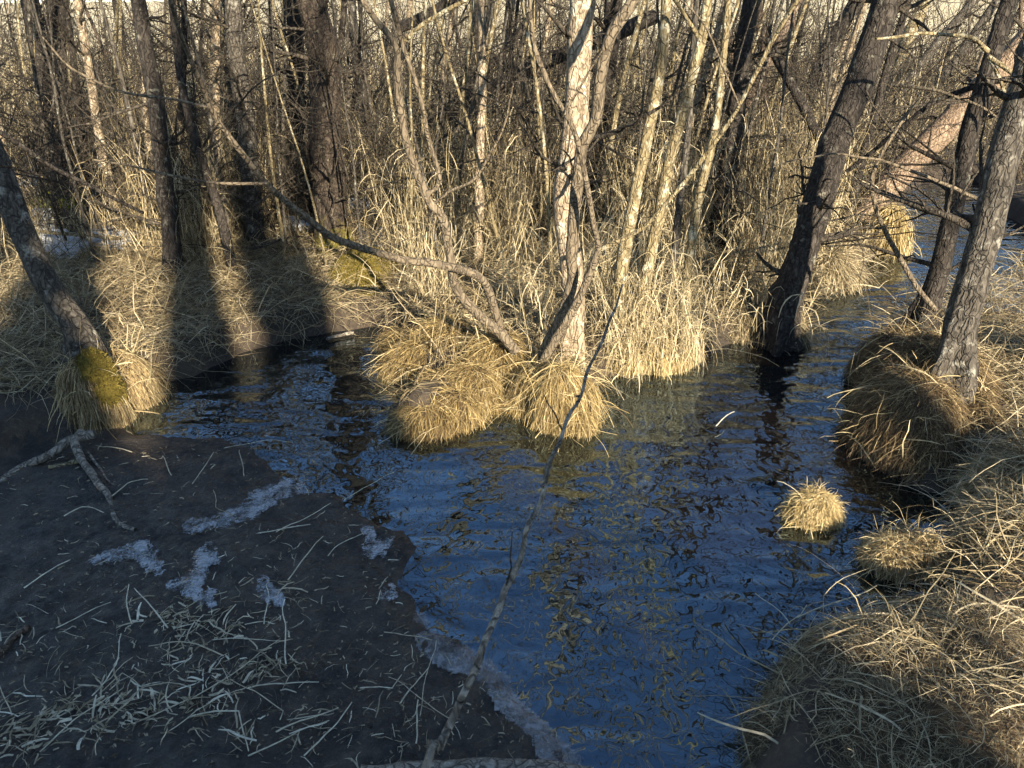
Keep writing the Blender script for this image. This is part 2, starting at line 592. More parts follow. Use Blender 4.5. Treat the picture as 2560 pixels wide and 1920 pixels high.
def land_height(X, Y, sw, sm):
    bank = 0.20 * sstep(0.0, 0.16, sw) + 0.10 * fbm(X * 0.9, Y * 0.9, seed=21) * sstep(0, 0.6, sw) + 0.05 * fbm(X * 5, Y * 5, seed=22) * sstep(0, 0.3, sw)
    mud = 0.013 * sstep(-0.01, 0.05, sw) + 0.010 * fbm(X * 3, Y * 3, seed=23) * sstep(0.03, 0.2, sw) + 0.010 * sstep(0, 0.5, sw)
    k = sstep(0.0, 0.25, sm)
    z = mud * (1 - k) + bank * k
    bed = -0.35 * sstep(0.0, 0.22, -sw)
    return np.where(sw < 0, bed, z)


GZ = land_height(GXX, GYY, SDW, SDM)


def hgt(x, y):
    fx = np.clip((x - GX0) / GS, 0, len(gx) - 1.001)
    fy = np.clip((y - GY0) / GS, 0, len(gy) - 1.001)
    i, j = fx.astype(int), fy.astype(int)
    a, b = fx - i, fy - j
    return GZ[j, i] * (1 - a) * (1 - b) + GZ[j, i + 1] * a * (1 - b) + GZ[j + 1, i] * (1 - a) * b + GZ[j + 1, i + 1] * a * b


def field(A, x, y):
    i = np.clip(((x - GX0) / GS).astype(int), 0, len(gx) - 1)
    j = np.clip(((y - GY0) / GS).astype(int), 0, len(gy) - 1)
    return A[j, i]


def on_land(p):
    p[:, 2] = np.maximum(p[:, 2], np.maximum(hgt(p[:, 0], p[:, 1]), 0.0) + 0.006)
    return p


def sheet(xs, ys, zf, keep=None):
    X, Y = np.meshgrid(xs, ys)
    Z = zf(X, Y)
    idx = np.arange(X.size).reshape(X.shape)
    q = np.stack([idx[:-1, :-1], idx[:-1, 1:], idx[1:, 1:], idx[1:, :-1]], -1)
    if keep is not None:
        kk = keep[:-1, :-1] & keep[:-1, 1:] & keep[1:, 1:] & keep[1:, :-1]
        q = q[kk]
    q = q.reshape(-1, 4)
    V = np.stack([X, Y, Z], -1).reshape(-1, 3)
    used = np.unique(q)
    re = np.full(len(V), -1)
    re[used] = np.arange(len(used))
    return V[used], re[q]


# ground: one sheet to the horizon (dense near the camera)
xs = np.concatenate([[-900, -500, -250, -120, -60, -40, -28, -20, -15, -12, -10.5], np.arange(-9, 10.01, 0.06), [11, 13, 16, 22, 30, 45, 70, 120, 250, 500, 900]])
ys = np.concatenate([[-400, -150, -60, -25, -12, -7, -4, -2, -1, -0.3], np.arange(0.36, 17.9, 0.06), [18.6, 20, 22, 25, 30, 38, 50, 70, 110, 180, 320, 600, 1200, 2200]])


def ground_z(X, Y):
    inb = (X > GX0) & (X < GX1) & (Y > GY0) & (Y < GY1)
    z = np.where(inb, hgt(X, Y), 0.14 + 0.5 * fbm(X * 0.05, Y * 0.05, seed=31) * sstep(18, 60, Y))
    # a low rise carries the far field
    return z + (5.0 + 0.6 * np.sin(X * 0.05 + 0.6)) * sstep(32, 80, Y) + 0.35 * (Y < 0.3)


# the mud sits as its own sheet over the ground
mb = MB()
mb.add(*sheet(xs, ys, lambda X, Y: ground_z(X, Y) - 0.004 - 0.05 * ((X > GX0) & (X < GX1) & (Y > GY0) & (Y < GY1) & (field(SDM, X, Y) < 0.02))))
tag(mb.build('ground', M['ground']), 'dark peaty swamp ground between the reeds', 'ground', kind='structure')

mxs, mys = np.arange(-3.6, 0.6, 0.018), np.arange(1.2, 4.9, 0.018)
MX, MY = np.meshgrid(mxs, mys)
mb = MB()
mud_z = lambda X, Y: hgt(X, Y) + 0.004 + (0.034 * fbm(X * 6, Y * 6, seed=40) + 0.020 * fbm(X * 20, Y * 20, seed=41) + 0.020 * fbm(X * 55, Y * 55, seed=42, oct=2)) * sstep(0.0, 0.08, field(SDW, X, Y))
mb.add(*sheet(mxs, mys, mud_z, keep=(field(SDM, MX, MY) < 0.14) & (field(SDW, MX, MY) > -0.16)))
tag(mb.build('mud_flat', M['mud']), 'flat dark wet mud shelf littered with straw beside the open water', 'mud', kind='structure')

mb = MB()
mb.add(*sheet(np.linspace(-9, 11, 41), np.linspace(0.3, 16, 31), lambda X, Y: X * 0.0))
tag(mb.build('water', M['water']), 'dark rippled stream water reflecting blue sky and trees', 'water', kind='structure')

# ------------------------------------------------------------------ mounds and tussocks
LOBES = []      # every mound's ellipsoids, so that grass does not grow through them


def lobe_out(p, lobes, k=1.03):
    for c, r in lobes:
        q = (p - c) / r
        n = np.linalg.norm(q, axis=1)
        m = n < k
        if m.any():
            p[m] = c + r * q[m] / (n[m, None] + 1e-9) * k
    return p


def ico(sub):
    bm = bmesh.new()
    bmesh.ops.create_icosphere(bm, subdivisions=sub, radius=1)
    v = np.array([x.co[:] for x in bm.verts])
    f = np.array([[x.index for x in y.verts] for y in bm.faces])
    bm.free()
    return v, np.column_stack([f, f[:, 2]])


def uvs(nu=40, nv=22):
    th = np.linspace(0, np.pi, nv)
    ph = np.arange(nu) / nu * 2 * np.pi
    T, Pp = np.meshgrid(th, ph, indexing='ij')
    V = np.stack([np.sin(T) * np.cos(Pp), np.sin(T) * np.sin(Pp), np.cos(T)], -1)
    idx = np.arange(nu * nv).reshape(nv, nu)
    a, b = idx[:-1], idx[1:]
    q = np.stack([a, b, np.roll(b, -1, 1), np.roll(a, -1, 1)], -1).reshape(-1, 4)
    return V.reshape(-1, 3), q


SPH = uvs()


def px_lobe(px, py, wpx, h, ry=None, sink=0.25):
    """a lobe whose front foot stands at photo pixel (px, py) on the water/ground plane, wpx pixels wide, h metres high"""
    p = onz(px, py, 0.0)
    rx = metres(wpx, p) / 2
    ry = rx if ry is None else ry
    rz = h / (1 - sink) * 1.0
    return (np.array([p[0], p[1] + ry * 0.9, h - rz]), np.array([rx, ry, rz]))


def tussock(name, label, cat, lobes, n, L, mat='sedge', comb=(0, 0, 0), tint=(0.55, 0.22), grav=0.5, up=0.35, width=0.004, moss=None, moss_n=0, group=None, stray=0, wob=0.16, rnd=0.3, strands=None, lay=None, clump=1.4):
    c0 = lobes[0][0]
    root = empty(name, (c0[0], c0[1], 0.0), label, cat, group)
    mb = MB()
    V0, Q0 = SPH
    for i, (c, r) in enumerate(lobes):
        V = V0 * (1 + 0.22 * fbm(V0[:, 0] * 2.2 + c[0] * 3, V0[:, 1] * 2.2 + c[1] * 3, V0[:, 2] * 2.2, seed=50 + i)[:, None])
        mb.add(c + r * V * 0.95, Q0)
    mb.build('mound', M['peat'], root)
    LOBES.extend(lobes)
    area = np.array([r[0] * r[1] + r[2] * (r[0] + r[1]) for c, r in lobes])
    area = area / area.sum()

    def sample(n, zmin=-0.35):
        ps, ns = [], []
        for (c, r), a in zip(lobes, area):
            k = int(n * a)
            u = rng.normal(size=(k * 2, 3))
            u /= np.linalg.norm(u, axis=1, keepdims=True)
            u = u[u[:, 2] > zmin][:k]
            p = c + r * u
            nn = u / r
            nn /= np.linalg.norm(nn, axis=1, keepdims=True)
            ok = p[:, 2] > -0.01
            for c2, r2 in lobes:
                if c2 is c: continue
                ok &= np.linalg.norm((p - c2) / r2, axis=1) > 0.97
            ps.append(p[ok]); ns.append(nn[ok])
        return np.vstack(ps), np.vstack(ns)

    p, nn = sample(n)
    kp = p[:, 2] > 0.01 + 0.09 * np.clip(fbm(p[:, 0] * 6, p[:, 1] * 6, seed=65) + 0.08, 0, 1)
    p, nn = p[kp], nn[kp]
    N = len(p)
    cl = np.stack([fbm(p[:, 0] * 9 + 11 * i, p[:, 1] * 9, p[:, 2] * 9, seed=66 + i, oct=2) for i in range(3)], 1)
    p = p + nn * (0.05 * min(r0 for r0 in (min(r[0], r[1]) for c, r in lobes)) / 0.15 * fbm(p[:, 0] * 11, p[:, 1] * 11, p[:, 2] * 11, seed=69, oct=2))[:, None]
    down = np.array([0, 0, -1.0]) - nn * (-nn[:, 2:3])
    d = nn * up * 0.5 + down * 1.0 + np.array(comb) + rng.normal(size=(N, 3)) * rnd + cl * clump
    Ls = L * rng.uniform(0.35, 1.3, N) * (1 + 0.7 * clump * cl[:, 0])

    def col(q):
        return lobe_out(q, lobes, 1.02)
    P = grow(p, d, Ls, 6, grav * 0.45, wob, col)
    tn = np.clip(rng.normal(tint[0], tint[1], N) + 0.5 * fbm(p[:, 0] * 6, p[:, 1] * 6, p[:, 2] * 6, seed=61), 0, 1)
    mb = MB()
    mb.ribbons(P, taper(width * rng.uniform(0.6, 1.4, N), 6), tn)
    if stray:
        p2, n2 = sample(stray, 0.1)
        P2 = grow(p2, n2 + np.array([0, 0, 0.6]) + rng.normal(size=n2.shape) * 0.5, L * rng.uniform(0.7, 1.7, len(p2)), 7, 0.16, 0.14, col, kink=0.05)
        mb.ribbons(P2, taper(width * 1.5 * rng.uniform(0.7, 1.4, len(p2)), 7), np.clip(rng.normal(0.8, 0.15, len(p2)), 0, 1))
    if lay:
        nl, ll, wl = lay
        p4, n4 = sample(nl, 0.15)
        P4 = grow(p4 + n4 * 0.015, rng.normal(size=p4.shape) * np.array([1, 1, 0.4]) + np.array(comb), ll * rng.uniform(0.4, 1.4, len(p4)), 10, 0.10, 0.10, lambda q: lobe_out(q, lobes, 1.05), kink=0.06)
        mb.ribbons(P4, taper(wl * np.clip(rng.lognormal(0.0, 0.55, len(p4)), 0.4, 3.0), 10, 0.4), np.clip(rng.normal(0.8, 0.2, len(p4)), 0, 1))
    tag(mb.build('dry_grass', M[mat], root), kind='stuff')
    if strands:
        ns, sl, sw_ = strands
        p3, n3 = sample(ns, 0.0)
        ns = len(p3)
        S = grow(p3, np.array([0, 0, 1.0]) + rng.normal(size=(ns, 3)) * 0.16, sl * rng.uniform(0.4, 1.3, ns), 8, rng.choice([0.0, 0.1, 0.5], ns, p=[0.5, 0.3, 0.2]), 0.07, col, kink=0.03)
        mb = MB()
        mb.ribbons(S, taper(sw_ * rng.uniform(0.5, 1.3, ns), 8, 0.3), np.clip(rng.normal(0.75, 0.2, ns), 0, 1))
        bi = np.repeat(np.arange(ns), 3)
        q = S[bi, rng.integers(1, 8, len(bi))]
        H = grow(q, rng.normal(size=(len(bi), 3)) * 0.5 + np.array([0, 0, 0.1]), sl * rng.uniform(0.25, 0.8, len(bi)), 7, 0.75, 0.2, col)
        mb.ribbons(H, taper(sw_ * rng.uniform(0.5, 1.4, len(bi)), 7, 0.2), np.clip(rng.normal(0.75, 0.22, len(bi)), 0, 1))
        tag(mb.build('hanging_reeds', M['reed'], root), kind='stuff')
    if moss:
        pm, nm = [], []
        for (c, r, lo) in [(c, r, 1) for c, r in moss]:
            k = moss_n // len(moss)
            u = rng.normal(size=(k, 3)); u /= np.linalg.norm(u, axis=1, keepdims=True)
            u = u[u[:, 2] > -0.5]
            pm.append(c + r * u * 1.0); nm.append(u / r / np.linalg.norm(u / r, axis=1, keepdims=True))
        pm, nm = np.vstack(pm), np.vstack(nm)
        ok = pm[:, 2] > 0.01
        pm, nm = pm[ok], nm[ok]
        Pm = grow(pm, nm + rng.normal(size=pm.shape) * 0.5, rng.uniform(0.012, 0.03, len(pm)), 3, 0.1, 0.3)
        mb = MB()
        mb.ribbons(Pm, taper(np.full(len(pm), 0.006), 3), np.clip(rng.normal(0.5, 0.22, len(pm)) + 0.8 * fbm(pm[:, 0] * 9, pm[:, 1] * 9, pm[:, 2] * 9, seed=71), 0, 1))
        mm = MB()
        for c, r in moss:
            mm.add(c + r * V0 * 0.985, Q0)
        mo = mm.build('moss', M['moss'], root)
        tag(mb.build('moss_fuzz', M['moss'], mo), kind='stuff') if False else tag(mb.build('moss_fuzz', M['moss'], root), kind='stuff')
    return root


def lb(cx, cy, cz, rx, ry, rz):
    return (np.array([cx, cy, cz], float), np.array([rx, ry, rz], float))


# island tussocks in the stream
tussock('sedge_tussock', 'small round sunlit straw tussock standing alone in the water', 'tussock', [px_lobe(2050, 1325, 140, 0.15, 0.11), px_lobe(2015, 1318, 80, 0.12, 0.09)], 15000, 0.07, 'sedge_yellow', tint=(0.68, 0.24), width=0.0022, up=-0.35, stray=6, rnd=0.55, wob=0.2, clump=0.7, lay=(60, 0.12, 0.0022))
tussock('sedge_tussock', 'low tussock beside the right bank, sunlit on one side', 'tussock', [px_lobe(2255, 1455, 150, 0.14, 0.12), px_lobe(2320, 1450, 130, 0.15, 0.13), px_lobe(2225, 1420, 110, 0.08, 0.1)], 14000, 0.10, 'sedge', tint=(0.6, 0.22), width=0.0025, up=-0.3, stray=20, rnd=0.55, wob=0.2, clump=0.9, lay=(120, 0.18, 0.0022))
# central clump: two brown lobes, a ridge and the front tussock
cm = [px_lobe(1040, 960, 190, 0.22, 0.22), px_lobe(1110, 950, 240, 0.31, 0.34), px_lobe(1000, 905, 120, 0.16, 0.2), px_lobe(1055, 1100, 185, 0.15, 0.15), px_lobe(1120, 1080, 190, 0.19, 0.20), px_lobe(1175, 1045, 190, 0.25, 0.26), px_lobe(1240, 1000, 210, 0.34, 0.32), px_lobe(1090, 1040, 150, 0.20, 0.2)]
tussock('sedge_mound', 'brown two-lobed grassy mound reaching into the water below the forked shrub', 'mound', cm, 60000, 0.13, 'sedge_yellow', comb=(-0.25, -0.4, 0), tint=(0.26, 0.27), width=0.0026, up=0.5, stray=200, wob=0.2, rnd=0.3, lay=(900, 0.24, 0.0026))
tussock('sedge_tussock', 'tall skirted tussock of combed sedge at the foot of the pale trunk', 'tussock', [px_lobe(1405, 1085, 150, 0.38, 0.16), px_lobe(1445, 1070, 100, 0.30, 0.14), px_lobe(1340, 1045, 150, 0.27, 0.2), px_lobe(1450, 1090, 80, 0.12, 0.1)], 36000, 0.20, 'sedge_yellow', tint=(0.32, 0.27), width=0.0024, up=0.0, grav=1.2, stray=110, wob=0.16, rnd=0.28, clump=0.9, lay=(420, 0.3, 0.003))
# mossy mound by the big trunk
mC = onz(915, 790, 0)
moss_l = [lb(mC[0] + 0.02, mC[1] + 0.12, 0.05, 0.20, 0.22, 0.22), lb(mC[0] - 0.10, mC[1] + 0.62, 0.05, 0.34, 0.50, 0.33)]
tussock('moss_mound', 'golden mossy mound between the big dark trunk and the water', 'mound', moss_l, 900, 0.14, 'straw', tint=(0.6, 0.2), moss=[(c, r * 1.02) for c, r in moss_l], moss_n=26000)
# left tree's foot
lt = [px_lobe(205, 1092, 175, 0.42, 0.20), px_lobe(250, 1040, 230, 0.34, 0.26), px_lobe(150, 1080, 120, 0.22, 0.16)]
tussock('sedge_tussock', 'shaggy tussock with hanging straw around the left leaning trunk', 'tussock', lt, 22000, 0.20, 'sedge', tint=(0.5, 0.26), width=0.003, up=0.1, grav=1.2, wob=0.12, rnd=0.2, stray=130, lay=(160, 0.4, 0.004), moss=[lb(lt[0][0][0] + 0.05, lt[0][0][1] + 0.02, 0.30, 0.10, 0.12, 0.17), lb(lt[0][0][0] + 0.10, lt[0][0][1] + 0.0, 0.2, 0.09, 0.12, 0.14)], moss_n=5000)
# right mound under the right-hand trunks
rm = [px_lobe(2340, 1205, 300, 0.44, 0.42), px_lobe(2390, 1120, 330, 0.50, 0.45), px_lobe(2270, 1000, 200, 0.36, 0.30), px_lobe(2480, 1180, 200, 0.30, 0.3)]
tussock('root_mound', 'large brown root mound draped in grass under the right-hand trunks', 'mound', rm, 56000, 0.13, 'sedge', comb=(-0.1, -0.2, 0), tint=(0.20, 0.22), width=0.0027, up=0.3, stray=160, wob=0.2, rnd=0.4, lay=(900, 0.28, 0.0028))
# bottom right
def bl(px, py, rx, ry, h):
    p = onz(px, py, h * 0.6)
    return lb(p[0], p[1], h - 0.5, rx, ry, 0.5)


br = [bl(2150, 1660, 0.30, 0.30, 0.19), bl(2050, 1740, 0.22, 0.30, 0.17), bl(2010, 1850, 0.28, 0.34, 0.14), bl(2330, 1590, 0.25, 0.24, 0.20), bl(2250, 1680, 0.42, 0.42, 0.28), bl(2250, 1860, 0.45, 0.45, 0.27), bl(2470, 1650, 0.45, 0.5, 0.30), bl(2500, 1850, 0.5, 0.5, 0.34)]
tussock('grass_mound', 'broad grassy mound in the near corner with streaks of sun', 'mound', br, 110000, 0.085, 'straw', tint=(0.40, 0.27), width=0.0019, up=0.5, stray=300, wob=0.25, rnd=0.7, lay=(2600, 0.30, 0.0028))
# right bank mass
p4, p5 = onz(2520, 1420), onz(2600, 1300)
tussock('grass_mound', 'tangled grey grass bank at the right edge behind the near mound', 'mound', [lb(p4[0] + 0.12, p4[1], -0.1, 0.34, 0.36, 0.38), lb(p5[0] + 0.1, p5[1] + 0.05, -0.05, 0.45, 0.4, 0.42)], 34000, 0.16, 'straw', tint=(0.5, 0.26), width=0.0024, up=0.5, stray=260, wob=0.22, rnd=0.6, lay=(1300, 0.38, 0.003))
# reed clump's foot, far tussocks
tussock('sedge_tussock', 'bright reed-covered hump in the water beside the yellow stems', 'tussock', [px_lobe(1650, 935, 210, 0.24, 0.28), px_lobe(1570, 940, 120, 0.2, 0.2)], 7000, 0.22, 'sedge_yellow', tint=(0.65, 0.25), width=0.0042, up=0.1, grav=1.2, stray=40, strands=(560, 0.55, 0.0045))
tussock('sedge_tussock', 'golden drooping tussock at the far bend of the stream', 'tussock', [px_lobe(2230, 640, 85, 0.50, 0.2)], 4200, 0.30, 'sedge_yellow', tint=(0.6, 0.2), width=0.006, up=0.3, grav=0.9)
tussock('sedge_tussock', 'wide straw tussock overhanging the stream behind the dark leaning trunk', 'tussock', [px_lobe(2090, 730, 170, 0.28, 0.35), px_lobe(2000, 745, 130, 0.26, 0.3)], 7000, 0.32, 'straw', tint=(0.6, 0.22), width=0.005, up=0.4, grav=0.7, stray=150)
tussock('root_mound', 'dark grassy foot of the big leaning trunk at the water', 'mound', [px_lobe(1950, 866, 190, 0.20, 0.24), px_lobe(1860, 856, 170, 0.20, 0.22)], 9000, 0.2, 'straw', tint=(0.42, 0.24), width=0.0036, up=0.4, grav=0.7, stray=160, strands=(70, 0.5, 0.008))

# ------------------------------------------------------------------ trees
def extrap(P, height, wig=0.05, upright=0.25, seg=0.5):
    """carry a traced stem on to its full height"""
    P = list(P)
    d = P[-1] - P[-2]
    d = d / np.linalg.norm(d)
    while P[-1][2] < height and len(P) < 60:
        d = d + np.array([0, 0, upright * 0.3]) + rng.normal(size=3) * wig
        d /= np.linalg.norm(d)
        P.append(P[-1] + d * seg)
    return np.array(P)


def side_twigs(mb, mbt, C, Rr, n, zlo, zhi, L, sub=5, up=0.5, rfac=0.32):
    """bare branches off stem C (points) between two heights; each carries sub twigs"""
    ok = np.where((C[:, 2] > zlo) & (C[:, 2] < zhi))[0]
    if len(ok) == 0 or n == 0: return
    i = rng.choice(ok, n)
    a = rng.uniform(0, 2 * np.pi, n)
    d = np.column_stack([np.cos(a), np.sin(a), np.full(n, up) + rng.normal(size=n) * 0.3])
    Ls = L * rng.uniform(0.4, 1.2, n)
    K = 8
    P = grow(C[i], d, Ls, K, -0.04, 0.14)
    r0 = np.minimum(Rr[i] * rfac, 0.028) * rng.uniform(0.6, 1.1, n)
    R = r0[:, None] * np.linspace(1, 0.22, K)[None]
    mb.tubes(P, np.maximum(R, 0.0018), 5)
    if sub:
        bi = np.repeat(np.arange(n), sub)
        k = rng.integers(1, K, len(bi))
        q = P[bi, k]
        dd = (P[bi, k] - P[bi, k - 1])
        dd /= np.linalg.norm(dd, axis=1, keepdims=True)
        dd = dd + rng.normal(size=dd.shape) * 0.55
        P2 = grow(q, dd, Ls[bi] * rng.uniform(0.2, 0.6, len(bi)), 5, -0.02, 0.2)
        R2 = np.maximum(R[bi, k] * 0.55, 0.0022)[:, None] * np.linspace(1, 0.5, 5)[None]
        mbt.tubes(P2, R2, 3)


def trace(px, Y0, dY):
    px = np.array(px, float)
    s = np.concatenate([[0], np.cumsum(np.linalg.norm(np.diff(px, axis=0), axis=1))])
    s /= s[-1]
    return np.array([ony(p[0], p[1], Y0 + dY * t) for p, t in zip(px, s)])


def tree(name, label, px, w0, w1, mat, height=7.0, dY=0.4, zg=0.1, Y0=None, low=0, lowL=0.8, crown=22, cat='tree', flare=1.5, group=None, rough=0.09, branches=(), low_z=(0.5, 2.4)):
    base = onz(px[0][0], px[0][1], zg)
    Y0 = base[1] if Y0 is None else Y0
    P = trace(px, Y0, dY)
    foot = P[0].copy() + np.array([0, 0, -0.25])
    full = extrap(np.vstack([foot, P]), height)
    r_b, r_t = metres(w0, P[0]) / 2, metres(w1, P[-1]) / 2
    n_tr = len(P)
    rad = np.concatenate([[r_b * flare], np.linspace(r_b, r_t, n_tr), np.linspace(r_t, r_t * 0.25, max(len(full) - n_tr - 1, 1))])[:len(full)]
    C, Rr = spline(full, 0.035 if r_b > 0.03 else 0.06, rad)
    dz = C[:, 2] - P[0][2]
    Rr = Rr * (1 + (flare - 1) * np.exp(-np.clip(dz, 0, 9) / 0.16) * 0.8)
    root = empty(name, (P[0][0], P[0][1], max(P[0][2] - 0.1, 0)), label, cat, group)
    S = 28 if r_b > 0.06 else (16 if r_b > 0.03 else 9)
    mb = MB()
    wv = np.clip(dz, 0, 1)[:, None] * np.stack([fbm(C[:, 2] * 1.6 + i * 9, C[:, 0] * 0, seed=700 + int(abs(P[0][0] * 50)) + i, oct=2) for i in range(3)], 1)
    C = C + wv * np.array([1, 1, 0]) * r_b * 0.9
    an = np.arange(S) / S * 2 * np.pi
    ph = P[0][0] * 7
    mod = 1 + 0.55 * np.exp(-np.clip(dz, 0, 9) / 0.13)[:, None] * np.clip(np.cos(4 * an + ph) + 0.4 * np.cos(7 * an + 2 * ph), -0.3, 1.2)[None]
    for _ in range(int(3 + 3 * (r_b > 0.05))):      # knots and branch scars
        zk, ak = rng.uniform(0.2, 2.3), rng.uniform(0, 2 * np.pi)
        mod = mod + rng.uniform(0.12, 0.3) * np.exp(-((dz[:, None] - zk) / 0.05) ** 2 - ((np.cos(an)[None] - np.cos(ak)) ** 2 + (np.sin(an)[None] - np.sin(ak)) ** 2) / 0.25)
    mb.tubes(C, Rr, S, rough=rough * 1.25, seed=int(abs(P[0][0] * 100)), mod=mod[None])
    mb.build('trunk', M[mat], root)
    if crown:
        a, b = MB(), MB()
        side_twigs(a, b, C, Rr, int(crown * 1.1), 2.7, height, 1.7, 5)
        if low: side_twigs(a, b, C, Rr, low, low_z[0], low_z[1], lowL, 6, up=0.25)
        if a.n:
            a.v += b.v; a.f += [f + a.n for f in b.f]; a.t += b.t
            a.build('crown', M['twig'], root)
    for br in branches:
        branch(root, **br)
    return root, C, Rr


def branch(root, px, Y0, dY, w0, w1, mat='bark_smooth', ext=0.0, twigs=0, label=None, tl=0.35, name='branch'):
    P = trace(px, Y0, dY)
    r0, r1 = metres(w0, P[0]) / 2, metres(w1, P[-1]) / 2
    rad = np.linspace(r0, r1, len(P))
    if ext:
        P = extrap(P, P[-1][2] + ext, 0.06, 0.3, 0.35)
        rad = np.concatenate([rad, np.linspace(r1, r1 * 0.35, len(P) - len(rad))])
    C, Rr = spline(P, 0.035, rad)
    C = C + np.stack([fbm(C[:, 2] * 5 + i * 9, C[:, 0] * 5, seed=80 + i, oct=2) for i in range(3)], 1) * 0.02
    Rr = Rr * (1 + 0.35 * fbm(C[:, 2] * 14, C[:, 0] * 14, seed=83, oct=2))
    mb = MB()
    mb.tubes(C, Rr, 10, rough=0.05)
    o = mb.build(name, M[mat], root)
    if twigs:
        a = MB()
        side_twigs(a, a, C, Rr, twigs, -1, 9, tl, 2, up=0.2, rfac=0.5)
        a.build('twigs', M['twig'], root)
    if label: o['label'] = label
    return o


SIGHT = []
SPOTS = []   # stems already standing, to keep the scattered ones apart
def T(*a, **k):
    r = tree(*a, **k)
    q = r[1][(r[1][:, 2] < 1.1) & (r[1][:, 2] > 0)]
    for z in np.linspace(0, len(q) - 1, 6).astype(int):
        SIGHT.append((q[z, 0] / q[z, 1], q[z, 1], (r[2][z] + 0.05) / q[z, 1]))
    SPOTS.append((r[0].location.x, r[0].location.y))
    return r


T('alder_tree', 'dark alder trunk leaning over the snow at the upper left', [(172, 485), (150, 360), (118, 200), (90, 90), (70, -10)], 46, 42, 'bark_dark', 8, 0.5, low=10)
T('alder_tree', 'dark alder with lit flank, twin of the leaning trunk at upper left', [(228, 462), (205, 380), (175, 230), (150, 90), (138, -10)], 52, 42, 'bark_dark', 8, 0.3, low=10)
T('alder_tree', 'straight slim dark alder standing in left bank straw', [(436, 715), (424, 560), (398, 320), (372, 150), (345, -10)], 42, 36, 'bark_dark', 8, 0.4, low=8)
T('alder_tree', 'thin dark crooked stem leaning left through the reeds', [(590, 705), (545, 520), (487, 340), (452, 200), (428, -10)], 24, 18, 'bark_dark', 6, 0.5, low=8, flare=1.2)
T('alder_tree', 'mottled pale trunk half hidden in reeds left of the big trunk', [(640, 640), (622, 400), (603, 200), (585, -10)], 46, 40, 'bark_grey', 9, 0.5, low=10)
T('alder_tree', 'big dark straight trunk with mossy foot beside the golden mound', [(838, 650), (826, 480), (812, 280), (800, 130), (788, -10)], 84, 70, 'bark_mossy', 10, 0.3, low=14, flare=1.35)
T('alder_tree', 'slender grey trunk just behind the big mossy-footed trunk', [(905, 400), (893, 200), (880, -10)], 24, 20, 'bark_grey', 8, 0.3, low=6)
T('alder_tree', 'thin pale lichen-spotted trunk rising behind the central mound', [(1196, 680), (1200, 400), (1205, 180), (1203, -10)], 24, 18, 'bark_pale', 7, 0.3, low=8, flare=1.15)

# the pale central trunk
cY = onz(1425, 905, 0.25)[1] + 0.18
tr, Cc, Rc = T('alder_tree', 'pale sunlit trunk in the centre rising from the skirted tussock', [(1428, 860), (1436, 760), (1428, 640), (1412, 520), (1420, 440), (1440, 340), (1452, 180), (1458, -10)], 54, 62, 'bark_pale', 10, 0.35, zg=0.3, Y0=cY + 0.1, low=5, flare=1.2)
# a many-stemmed shrub around it
sh = empty('willow_shrub', onz(1330, 940, 0.0), 'many-stemmed bare shrub whose long branches spread over the water', 'shrub')
SPOTS.append((sh.location.x, sh.location.y))
bY = cY - 0.12
branch(sh, [(1250, 820), (1205, 700), (1095, 663), (990, 645), (842, 600), (760, 540), (667, 460), (590, 360), (527, 270), (470, 130), (422, -10)], bY + 0.05, -1.5, 22, 9, ext=1.0, label='long branch sweeping far to the left across the scene')
branch(sh, [(667, 460), (560, 458), (430, 440), (330, 418), (236, 401)], bY - 0.98, -0.2, 8, 4)
branch(sh, [(527, 270), (420, 248), (295, 230), (202, 186), (160, 156), (105, 93)], bY - 1.2, -0.2, 7, 4)
branch(sh, [(1290, 880), (1240, 824), (1146, 731), (1125, 640), (1105, 544), (1067, 494), (1016, 350), (991, 211), (987, 114), (940, 50), (895, -20)], bY - 0.05, -0.35, 27, 13, 'bark_smooth', ext=1.6, twigs=0)
branch(sh, [(1060, 492), (1097, 451), (1067, 329), (1054, 262), (1030, 180), (1004, 110), (974, -15)], bY - 0.20, -0.2, 12, 12, 'bark_smooth', ext=1.4)
branch(sh, [(1084, 510), (1120, 480), (1185, 451), (1225, 390), (1261, 316), (1282, 211)], bY - 0.18, -0.2, 9, 4)
branch(sh, [(990, 118), (1012, 101), (1067, 55), (1164, 0), (1230, -40)], bY - 0.32, -0.2, 12, 9, 'bark_willow', ext=0.8)
branch(sh, [(1353, 912), (1400, 830), (1450, 739), (1478, 670), (1497, 624)], bY - 0.12, -0.1, 26, 17, 'bark_smooth', label='stout lower fork of the shrub, sunlit from the right')
branch(sh, [(1497, 624), (1550, 600), (1599, 574), (1660, 515), (1760, 390), (1850, 262), (1930, 105), (2000, -10)], bY - 0.22, -0.5, 13, 11, 'bark_willow', ext=1.2, label='straight pale branch rising to the upper right')
branch(sh, [(1497, 624), (1478, 520), (1455, 401), (1432, 320), (1409, 278), (1370, 210), (1341, 139), (1328, 60), (1324, -10)], bY - 0.22, -0.2, 14, 11, 'bark_smooth', ext=1.3)
branch(sh, [(1413, 278), (1460, 200), (1510, 122)], bY - 0.36, -0.1, 7, 4)
branch(sh, [(1350, 900), (1400, 800), (1430, 700), (1428, 640), (1436, 540), (1450, 400), (1456, 362), (1489, 295), (1500, 200), (1530, 84), (1590, -10)], bY - 0.02, -0.12, 30, 30, 'bark_smooth', ext=2.5, label='olive bent stem hugging the pale trunk')
branch(sh, [(1850, 262), (1812, 180), (1760, 60), (1690, -10)], bY - 0.55, -0.1, 6, 4)

